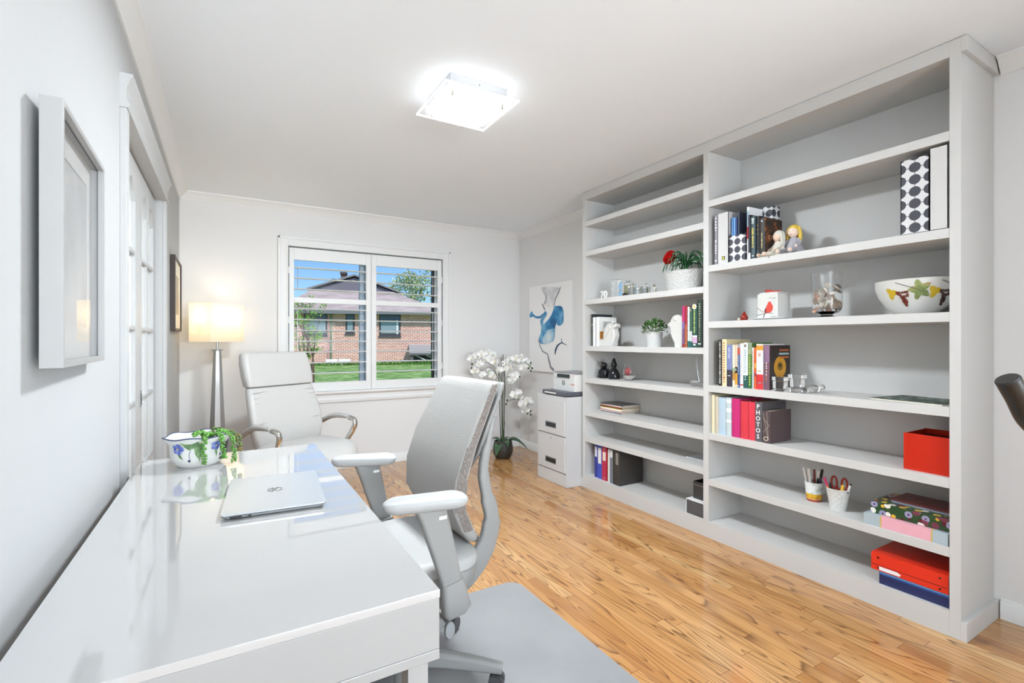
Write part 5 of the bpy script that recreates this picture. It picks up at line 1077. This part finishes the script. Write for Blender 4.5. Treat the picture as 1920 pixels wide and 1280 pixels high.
# ------------------------------------------------------------------ chairs
def bar(mb, pts, wds, t, mat, xh=Vector((1, 0, 0)), M=None):
    pts = [Vector(p) for p in pts]; rings = []
    for i, p in enumerate(pts):
        d = (pts[min(i+1, len(pts)-1)]-pts[max(i-1, 0)]).normalized(); x = (xh-d*xh.dot(d)).normalized(); nn = d.cross(x)
        w_ = wds[i] if isinstance(wds, (list, tuple)) else wds; t_ = t[i] if isinstance(t, (list, tuple)) else t
        rings.append([p+x*a+nn*b_ for a, b_ in rr(t_, w_, min(t_, w_)*.35, 4)])
    mb.loft(rings, mat, True, M)
def star_base(parent, R_, mat, rot, zc, casm, off=(0, 0), hk=1.0):
    OF = Vector((off[0], off[1], 0))
    m = MB(); m.lathe([(0, .055), (.045, .055), (.05, .07), (.042, .105), (.030, .12), (0, .12)], mat, (off[0], off[1], 0), seg=24); m.cyl(OF+Vector((0, 0, .11)), OF+Vector((0, 0, .30)), .026, .024, mat if mat != CHROME else CHROME, 16); m.build('column', parent)
    for k in range(5):
        a = rot+2*PI*k/5; d = Vector((math.cos(a), math.sin(a), 0)); xh = Vector((-math.sin(a), math.cos(a), 0)); m = MB()
        bar(m, [OF+d*.02+Vector((0, 0, .088)), OF+d*.15+Vector((0, 0, .092)), OF+d*R_*.75+Vector((0, 0, .083)), OF+d*R_+Vector((0, 0, .074))], [.052*hk, .048*hk, .040*hk, .030*hk], [.050, .046, .040, .034], mat, xh); lg_ = m.build('base_leg', parent)
        m = MB(); c_ = OF+d*(R_-.02)
        for s_ in (-1, 1):
            q = c_+xh*.014*s_+Vector((0, 0, .0285)); m.cyl(q-xh*.009*s_, q+xh*.009*s_, .0275, .0275, casm, 18)
        m.cyl(c_+Vector((0, 0, .03)), c_+Vector((0, 0, .068)), .010, .010, DARKM, 10); m.build('caster', lg_)
# task chair
tc_ = thing('office_chair', 'light grey ergonomic task chair with woven back, right of the desk', 'chair', (.585, 1.765, .0012), math.radians(93))
lv = [(.450, -.225, .20, .030), (.457, -.212, .30, .045), (.480, -.190, .38, .052), (.53, -.158, .435, .055), (.61, -.125, .465, .055), (.72, -.132, .475, .055), (.835, -.172, .475, .053), (.95, -.228, .455, .05), (1.02, -.262, .440, .046), (1.048, -.276, .425, .040), (1.056, -.284, .40, .026)]
m = MB(); rings = []
for zz, fy, w_, t_ in lv:
    rings.append([(p[0]+.018, fy-t_/2+p[1]+.05*(p[0]/.24)**2*min(1, w_/.4), zz) for p in rr(w_, t_, t_*.42, 6)])
m.loft(rings, CHAIRF); bo = m.build('backrest', tc_, smooth=60)
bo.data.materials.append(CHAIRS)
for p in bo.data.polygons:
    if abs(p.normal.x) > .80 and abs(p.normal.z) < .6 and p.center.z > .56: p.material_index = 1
m = MB(); rings = []
for zz, by_, w_, t_ in [(.74, -.212, .30, .014), (.80, -.235, .40, .018), (.90, -.268, .44, .018), (1.0, -.315, .43, .018), (1.045, -.335, .41, .016), (1.052, -.338, .39, .010)]:
    rings.append([(p[0]+.018, by_+p[1]+.045*(p[0]/.24)**2, zz) for p in rr(w_, t_, t_*.4, 5)])
m.loft(rings, CHAIRP); m.build('back_shell', tc_, smooth=60)
for s_ in (-1, 1):
    m = MB(); bar(m, crom([(s_*.19+.012, -.262, .93), (s_*.20+.010, -.232, .84), (s_*.20+.010, -.214, .74), (s_*.20+.006, -.226, .65), (s_*.195, -.246, .565), (s_*.185, -.236, .48), (s_*.165, -.195, .385), (s_*.13, -.15, .315), (s_*.05, -.10, .30)], 4), [.022]*5+[.034]*4+[.042]*4+[.055]*4+[.070]*4+[.078]*4+[.070]*4+[.060]*4, .030, CHAIRP); m.build('back_frame', tc_, smooth=60)
m = MB(); rings = []
for zz, w_, d_, cy in ((.4205, .49, .44, .035), (.424, .505, .455, .035), (.452, .51, .46, .035), (.464, .49, .44, .035), (.472, .44, .39, .035), (.475, .28, .24, .035)):
    rings.append([(p[0], p[1], zz-(.030*max(0, (p[1]-.12)/.12)**2)) for p in rr(w_, d_, .10, 8, 0, cy)])
m.loft(rings, P('seat_leatherette', '#b6b6b4', .5)); m.build('seat', tc_, smooth=60)
m = MB(); m.loft([[(p[0], p[1], zz) for p in rr(w_, d_, .09, 8, 0, .035)] for zz, w_, d_ in ((.338, .36, .32), (.345, .44, .40), (.362, .485, .44), (.415, .502, .452), (.420, .495, .445))], CHAIRP); m.build('seat_shell', tc_, smooth=50)
m = MB(); m.box(-.09, .09, -.17, .12, .27, .335, P('mechanism_dark', '#3f403e', .4, .4), .01, 3); m.build('mechanism', tc_)
for s_, rot in ((-1, -13), (1, -22)):
    a_ = bpy.data.objects.new('armrest', None); C.objects.link(a_); a_.parent = tc_; a_.empty_display_size = .05
    Mx = Matrix.Translation((s_*.325, .068 if s_ < 0 else .066, 0)) @ Matrix.Rotation(math.radians(rot), 4, 'Z')
    m = MB(); rings = []
    for zz, w_, l_ in ((.690, .055, .20), (.700, .080, .245), (.716, .092, .262), (.726, .090, .260), (.731, .080, .248)):
        rings.append([(p[0]*(1-.18*max(0, p[1]/.13)), p[1], zz-.010*(p[1]/.13)**2) for p in rr(w_, l_, .038, 7)])
    m.loft(rings, P('arm_pad', '#b9baba', .5), M=Mx); m.build('arm_pad', a_, smooth=60)
    m = MB(); bar(m, [(s_*.325, .052, .702), (s_*.328, .045, .66), (s_*.33, .022, .58), (s_*.33, -.006, .48), (s_*.328, -.022, .42)], [.115, .092, .084, .072, .066], [.045, .034, .034, .033, .032], CHAIRP); m.build('arm_post', a_, smooth=50)
    m = MB(); bar(m, [(s_*.328, -.018, .445), (s_*.328, -.026, .40), (s_*.325, -.036, .352), (s_*.315, -.038, .335)], [.076, .088, .098, .075], [.042, .046, .046, .04], CHAIRP); bar(m, [(s_*.32, -.035, .352), (s_*.22, -.03, .325), (s_*.08, -.02, .30)], .05, .022, CHAIRP, Vector((0, 0, 1))); m.build('arm_bracket', a_, smooth=50)
    m = MB(); m.box(s_*.325-.022, s_*.325+.022 , .006, .034, .652, .664, P('button_pale', '#e4e8e6', .4), .003); m.build('arm_button', a_)
m = MB(); m.cyl((-.09, -.01, .30), (-.275, -.035, .275), .006, .006, CHROME, 10); m.loft([[(-.277+x, -.036+.017*math.cos(a), .258+.028*math.sin(a)) for a in [2*PI*i/18 for i in range(18)]] for x in (-.006, .006)], P('lever_grey', '#96989a', .3)); m.build('lever', tc_)
star_base(tc_, .36, CHAIRP, math.radians(-130), 0, P('caster_dark', '#4a4a4c', .4), (-.07, .05), 1.15)
# executive chair
ex = thing('office_chair', 'white leather executive chair with chrome arms at the far end of the desk', 'chair', (.470, 3.61, .0), math.radians(210))
m = MB(); rings = []
for zz, fy, w_, t_ in [(.47, -.175, .40, .05), (.50, -.160, .50, .085), (.60, -.165, .545, .09), (.70, -.190, .545, .085), (.80, -.225, .53, .08), (.885, -.258, .505, .075), (.892, -.268, .49, .062)]:
    rings.append([(p[0], fy-t_/2+p[1]+.03*(p[0]/.27)**2, zz) for p in rr(w_, t_, .036, 7)])
m.loft(rings, LEATH); m.build('backrest', ex, smooth=60)
m = MB()
for zz, dd in ((.86, .012), (.825, .008), (.79, .006), (.66, .006)):
    fy = -.19-(zz-.7)*.36
    m.tube([(x, fy+.004+.03*(x/.27)**2, zz+.004*math.sin(x*14)) for x in [(-.24+.48*i/12) for i in range(13)]], [.001]+[dd*.5]*11+[.001], LEATH, 8, flat=.8)
m.build('leather_crease', ex, smooth=60)
m = MB(); rings = []
for zz, fy, w_, t_ in [(.893, -.262, .49, .07), (.902, -.245, .515, .095), (.96, -.258, .525, .10), (1.05, -.288, .525, .095), (1.11, -.312, .51, .08), (1.127, -.325, .49, .055), (1.131, -.335, .46, .025)]:
    rings.append([(p[0], fy-t_/2+p[1]+.02*(p[0]/.27)**2, zz) for p in rr(w_, t_, .036, 7)])
m.loft(rings, LEATH); m.build('headrest', ex, smooth=60)
m = MB(); rings = []
for zz, w_, d_ in ((.405, .48, .46), (.415, .52, .50), (.45, .545, .525), (.485, .545, .525), (.510, .51, .49), (.520, .40, .40), (.523, .2, .2)):
    rings.append([(p[0], p[1], zz-.055*max(0, (p[1]-.10)/.16)**2*(1 if zz > .43 else .4)) for p in rr(w_, d_, .13, 8, 0, .03)])
m.loft(rings, LEATH); m.build('seat', ex, smooth=60)
m = MB(); m.box(-.12, .12, -.12, .12, .345, .405, DARKM, .01); m.build('mechanism', ex)
for s_ in (-1, 1):
    a_ = bpy.data.objects.new('armrest', None); C.objects.link(a_); a_.parent = ex
    m = MB(); cv = crom([(s_*.300, -.27, .560), (s_*.305, -.20, .612), (s_*.31, -.10, .652), (s_*.31, 0, .662), (s_*.308, .08, .655)], 4)
    m.tube(cv, [.012]*4+[.020]*4+[.024]*4+[.022]*5, P('arm_leather', '#b5b4b1', .4), 12, flat=.62); m.build('arm_pad', a_, smooth=60)
    m = MB(); cv = crom([(s_*.300, -.285, .545), (s_*.305, -.20, .596), (s_*.31, -.10, .637), (s_*.31, 0, .648), (s_*.308, .09, .648), (s_*.305, .140, .637), (s_*.300, .150, .60), (s_*.288, .115, .53), (s_*.270, .06, .455), (s_*.20, .02, .40), (s_*.10, .0, .385)], 4)
    m.tube(cv, [.010]*16+[.020]*8+[.020]*12+[.016]*5, P('polished_aluminium', '#cfcdc8', .12, .95), 14, flat=.85); m.build('arm_frame', a_, smooth=60)
m = MB(); bar(m, [(0, -.10, .37), (0, -.26, .38), (0, -.31, .50), (0, -.34, .62)], .018, .08, DARKM); m.build('back_bracket', ex)
star_base(ex, .32, CHROME, .3, 0, P('caster_dark', '#4a4a4c'))
# chair mat
m = MB(); q = rr(1.22, 1.60, .07, 8); m.loft([[(x, y, zz) for x, y in q] for zz in (0.0002, .0012)], P('mat_plastic', '#9c9c9d', .28, var=('#929394', 3))); o = m.build('chair_mat', smooth=0); o.location = (.655, 1.32, 0); tag(o, 'pale translucent plastic chair mat on the oak floor under the task chair', 'chair mat')
# ------------------------------------------------------------------ exercise bike with its handlebar reaching into view
eb = thing('exercise_bike', 'black curved exercise bike handlebar end at the right edge', 'exercise bike', (1.62, .02, 0))
HB = P('handle_rubber', '#211f1d', .32)
def ebp(x, y, z_): return Vector((x-1.62, y-.02, z_))
m = MB(); cv = crom([ebp(1.088, .274, 1.148), ebp(1.106, .266, 1.118), ebp(1.130, .256, 1.078), ebp(1.170, .236, 1.052), ebp(1.26, .19, 1.045), ebp(1.42, .10, 1.05), ebp(1.60, .02, 1.05)], 6); m.tube(cv, .0165, HB, 24); m.build('handlebar', eb)
m = MB(); m.cyl(ebp(1.087, .2745, 1.1495), ebp(1.0885, .2738, 1.147), .0150, .0168, HB, 24); m.build('end_cap', eb)
m = MB(); m.cyl((0, 0, .08), (0, 0, 1.06), .03, .025, DARKM, 16); m.build('post', eb)
m = MB(); m.box(-.28, .28, -.05, .05, 0, .06, DARKM, .01); m.box(-.04, .04, -.6, .05, .03, .09, DARKM, .01); m.box(-.25, .25, -.65, -.57, 0, .06, DARKM, .01); m.build('base', eb)
# ------------------------------------------------------------------ outside
def lawn_mat():
    m, t, bb = nodes_mat('lawn'); tc = N(t, 'ShaderNodeTexCoord'); n = N(t, 'ShaderNodeTexNoise'); n.inputs['Scale'].default_value = 2.2; n.inputs['Detail'].default_value = 12; n.inputs['Roughness'].default_value = .75
    t.links.new(tc.outputs['Object'], n.inputs['Vector']); t.links.new(ramp(t, n.outputs[0], [(.40, '#55843a'), (.5, '#8ab45c'), (.60, '#bcd68c')]), bb.inputs['Base Color']); bb.inputs['Roughness'].default_value = .95; return m
m = MB(); m.box(-30, 60, 6.2, 70, -.3, .07, lawn_mat()); o = m.build('lawn', smooth=0); o['kind'] = 'stuff'; tag(o, 'green lawn seen through the window in front of the brick house', 'lawn')
hs = thing('house', 'red brick bungalow with brown hip roof seen through the window', 'house', (6.277, 25.301, .07), math.radians(-17.39)); BRK = brick_mat(); RF = P('roof_shingle', '#cdbdb8', .9, bump=('noise', 14, .5), var=('#b5a49e', 1.6)); SOF = P('soffit_dark', '#6d6c6e', .7)
g0 = .07
m = MB(); m.box(-4.0, 3.7, 0, 7, 0, 2.62-g0, BRK); m.build('brick_wall', hs, smooth=0)
m = MB(); E0 = 2.70-g0; m.add([(-4.3, -.5, E0), (4.0, -.5, E0), (4.0, 7.5, E0), (-4.3, 7.5, E0), (-3.3, 3.5, 4.14-g0), (1.2, 3.5, 4.10-g0)], [[0, 1, 5, 4], [1, 2, 5], [2, 3, 4, 5], [3, 0, 4], [0, 3, 2, 1]], RF); m.build('roof', hs, smooth=0)
m = MB(); m.box(-4.33, 4.03, -.55, -.47, E0-.14, E0+.02, P('gutter', '#7d7f84', .5)); m.box(-4.3, 4.0, -.47, .1, E0-.10, E0-.02, SOF); m.build('gutter', hs, smooth=0)
def hwin(x0, x1, z0, z1, split=None, top=.28):
    w_ = MB(); w_.box(x0, x1, -.03, .05, z0-g0, z1-g0, P('win_dark', '#4a464c', .4)); wo_ = w_.build('window', hs, smooth=0)
    w_ = MB(); w_.box(x0+.08, x1-.08, -.045, -.03, z0-g0+.12, z1-g0-top*(z1-z0), P('win_glass', '#8fa3ad', .15)); w_.build('pane', wo_, smooth=0)
    w_ = MB(); w_.box(x0+.04, x1-.04, -.05, -.03, z1-g0-top*(z1-z0)+.03, z1-g0-.05, P('win_blue', '#5a6a8c', .4)); w_.build('transom', wo_, smooth=0)
    w_ = MB(); w_.box(x0-.03, x1+.03, -.08, .0, z0-g0-.08, z0-g0, P('sill_dark', '#55505a', .6)); w_.build('sill', wo_, smooth=0)
    if split: w_ = MB(); w_.box(split-.04, split+.04, -.06, -.04, z0-g0+.08, z1-g0-top*(z1-z0), TRIM); w_.build('window_bar', wo_, smooth=0)
hwin(-3.07, -1.97, 1.48, 2.60); hwin(-1.09, -.66, 1.60, 2.60); hwin(.56, 1.63, 1.48, 2.60, 1.46)
m = MB(); m.box(-1.95, -1.83, -.06, .02, .0, 2.55-g0, P('pink_pilaster', '#c79a94', .7)); m.build('pilaster', hs, smooth=0)
m = MB(); m.box(-1.81, -1.73, -.12, -.02, 0, 2.55-g0, P('downspout', '#7c8a70', .6)); m.build('downspout', hs, smooth=0)
m = MB(); m.loft([[(x, -.0, 1.02-g0), (x, -.0, .62-g0), (x, -1.0, .52-g0), (x, -1.0, .60-g0)] for x in (2.05, 3.6)], P('canopy_grey', '#a7a6a6', .6)); m.box(2.0, 3.65, -1.05, -.98, .50-g0, .60-g0, SOF); m.build('door_canopy', hs, smooth=0)
m = MB(); m.box(2.12, 2.22, -.95, -.85, 0, .52-g0, SOF); m.box(2.3, 3.6, -.05, .02, 0, .5, P('cellar_dark', '#4e474a', .8)); m.build('canopy_post', hs, smooth=0)
m = MB(); m.cyl((2.35, -.9, .42), (3.0, -.9, .1), .02, .02, TRIM); m.cyl((2.9, -.9, .42), (3.5, -.9, .15), .02, .02, TRIM); m.build('railing', hs)
hg = thing('house', 'dark gabled house roof with chimneys rising behind the brick bungalow', 'house', (6.277, 25.301, .071), math.radians(-17.39)); SL = P('slate_siding', '#7d7984', .8, bump=('noise', 9, .4))
m = MB(); m.loft([[(x, y, zz) for x, zz in ((-4.3, 0), (1.5, 0), (1.5, 4.45), (-1.42, 5.5), (-4.3, 4.65))] for y in (9.1, 16)], SL); m.build('gable_wall', hg, smooth=0)
m = MB()
for a, b_ in (((-4.5, 4.58), (-1.42, 5.60)), ((-1.42, 5.60), (1.7, 4.45))): m.loft([[(a[0], y, a[1]), (b_[0], y, b_[1]), (b_[0], y, b_[1]+.12), (a[0], y, a[1]+.12)] for y in (8.9, 16.2)], P('roof_fascia', '#8b8b90', .7))
m.build('roof', hg, smooth=0)
for x0, x1, z0, z1 in ((-2.44, -2.0, 5.1, 5.92), (-3.05, -2.68, 4.9, 5.42)):
    m = MB(); m.box(x0+.05, x1-.05, 9.6, 10.1, z0, z1-.15, P('chimney_brick', '#6a5450', .9)); m.box(x0, x1, 9.5, 10.2, z1-.15, z1, P('chimney_cap', '#5c4e50', .9)); m.build('chimney', hg, smooth=0)
gb_ = thing('garden_bench', 'pair of white panels on the grass against the brick house wall', 'bench', (6.277, 25.301, .07), math.radians(-17.39))
for x in (-1.88, -1.29):
    m = MB(); m.box(x, x+.54, -1.2, -1.15, .10, .26, P('bench_white', '#f2f4f6', .4), .01); m.box(x+.03, x+.51, -1.5, -1.2, -.0, .06, P('bench_white', '#f2f4f6')); m.box(x+.05, x+.1, -1.19, -1.15, .0, .1, SOF); m.box(x+.44, x+.49, -1.19, -1.15, 0, .1, SOF); m.build('panel', gb_, smooth=0)
def foliage(mb, r, c, rad, n, L, mats, fl=.8):
    for i in range(n):
        v = Vector((r.gauss(0, 1), r.gauss(0, 1), r.gauss(0, 1))).normalized()*r.uniform(.3, 1)**.6
        p = Vector(c)+Vector((v.x*rad[0], v.y*rad[1], v.z*rad[2])); d = Vector((r.uniform(-1, 1), r.uniform(-1, 1), r.uniform(-1, .6))).normalized()
        leafquad(mb, p, d, Vector((r.uniform(-1, 1), r.uniform(-1, 1), 1)).normalized(), L*r.uniform(.6, 1.2), L*.6*r.uniform(.6, 1.2), r.choice(mats))
HG = [P('hedge_a', '#5a8f38', .8), P('hedge_b', '#7cb04a', .8), P('hedge_c', '#3f6a2c', .8)]
hd = thing('hedge', 'low bright green hedge along the foot of the brick house', 'hedge', (6.277, 25.301, .07), math.radians(-17.39)); r = random.Random(2)
m = MB()
for i in range(16): foliage(m, r, (-3.6+i*.46, -2.0, .10 if i > 7 else .06), (.3, .3, .10 if i > 7 else .06), 150, .09, HG)
m.build('foliage', hd, smooth=0)
def tree(name, label, loc, build):
    t = thing(name, label, 'tree', loc); build(t); return t
def scaled(f, k):
    def g(t): f(t); t.scale = (k, k, k)
    return g
def btree(t):
    r = random.Random(12); m = MB(); BK = P('bark', '#6e5c4e', .9); f = MB(); LV = [P('young_leaf_a', '#8cc24a', .6), P('young_leaf_b', '#a6d45e', .6), P('young_leaf_c', '#5e8a38', .6)]
    for k in range(9):
        a = r.uniform(0, 2*PI); sp = r.uniform(.12, .42); h_ = r.uniform(1.2, 2.15); b0 = Vector((r.uniform(-.1, .1), r.uniform(-.1, .1), 0)); tp = Vector((sp*math.cos(a), sp*math.sin(a)*.7, h_))
        cv = crom([b0, b0*.6+tp*.35+Vector((r.uniform(-.08, .08), 0, .1)), tp*.7+Vector((r.uniform(-.08, .08), 0, 0)), tp], 4); m.tube(cv, [.022-.018*i/(len(cv)-1) for i in range(len(cv))], BK, 6)
        for j in range(4, len(cv), 2):
            e = cv[j]+Vector((r.uniform(-.22, .22), r.uniform(-.2, .2), r.uniform(.02, .25))); m.tube([cv[j], e], [.008, .003], BK, 5); foliage(f, r, e, (.10, .10, .09), 26, .055, LV)
    m.build('branches', t); f.build('leaves', t, smooth=0)
tree('garden_shrub', 'young leafy shrub with thin twisting branches outside the left window panel', (1.60, 11.6, .07), btree)
def wtree(sc_, mats, n):
    def go(t):
        r = random.Random(int(sc_*10)+n); m = MB(); BK = P('bark_pale', '#8f8a7a', .9); f = MB()
        m.tube([(0, 0, 0), (.05, 0, 2.2), (0, 0, 4.6)], [.16, .12, .08], BK, 8)
        for k in range(16):
            a = r.uniform(0, 2*PI); h_ = r.uniform(2.4, 4.2); e = Vector((math.cos(a)*r.uniform(.5, 1.7)*sc_, math.sin(a)*r.uniform(.5, 1.5), h_+r.uniform(1.2, 3.2)*sc_)); m.tube(crom([(0, 0, h_), (e.x*.4, e.y*.4, h_+.8), e], 4), [.05-.004*i for i in range(9)], BK, 5)
            foliage(f, r, e*.92+Vector((0, 0, -.1)), (.7*sc_, .7, .7), n, .24, mats)
        m.build('trunk', t); f.build('crown', t, smooth=0)
    return go
WT = [P('willow_a', '#b9c48a', .7), P('willow_b', '#94a872', .7), P('willow_c', '#d5dcae', .7)]; YT = [P('spring_a', '#b4d84a', .7), P('spring_b', '#98c03c', .7), P('spring_c', '#cfe676', .7)]
tree('tree', 'pale grey-green tree behind the bungalow roof at the right window panel', (17.2, 50.5, .07), scaled(wtree(1.15, WT, 90), 1.25))
tree('tree', 'bright yellow-green tree at the right of the pale tree behind the roof', (21.6, 50.0, .07), scaled(wtree(.95, YT, 90), 1.2))
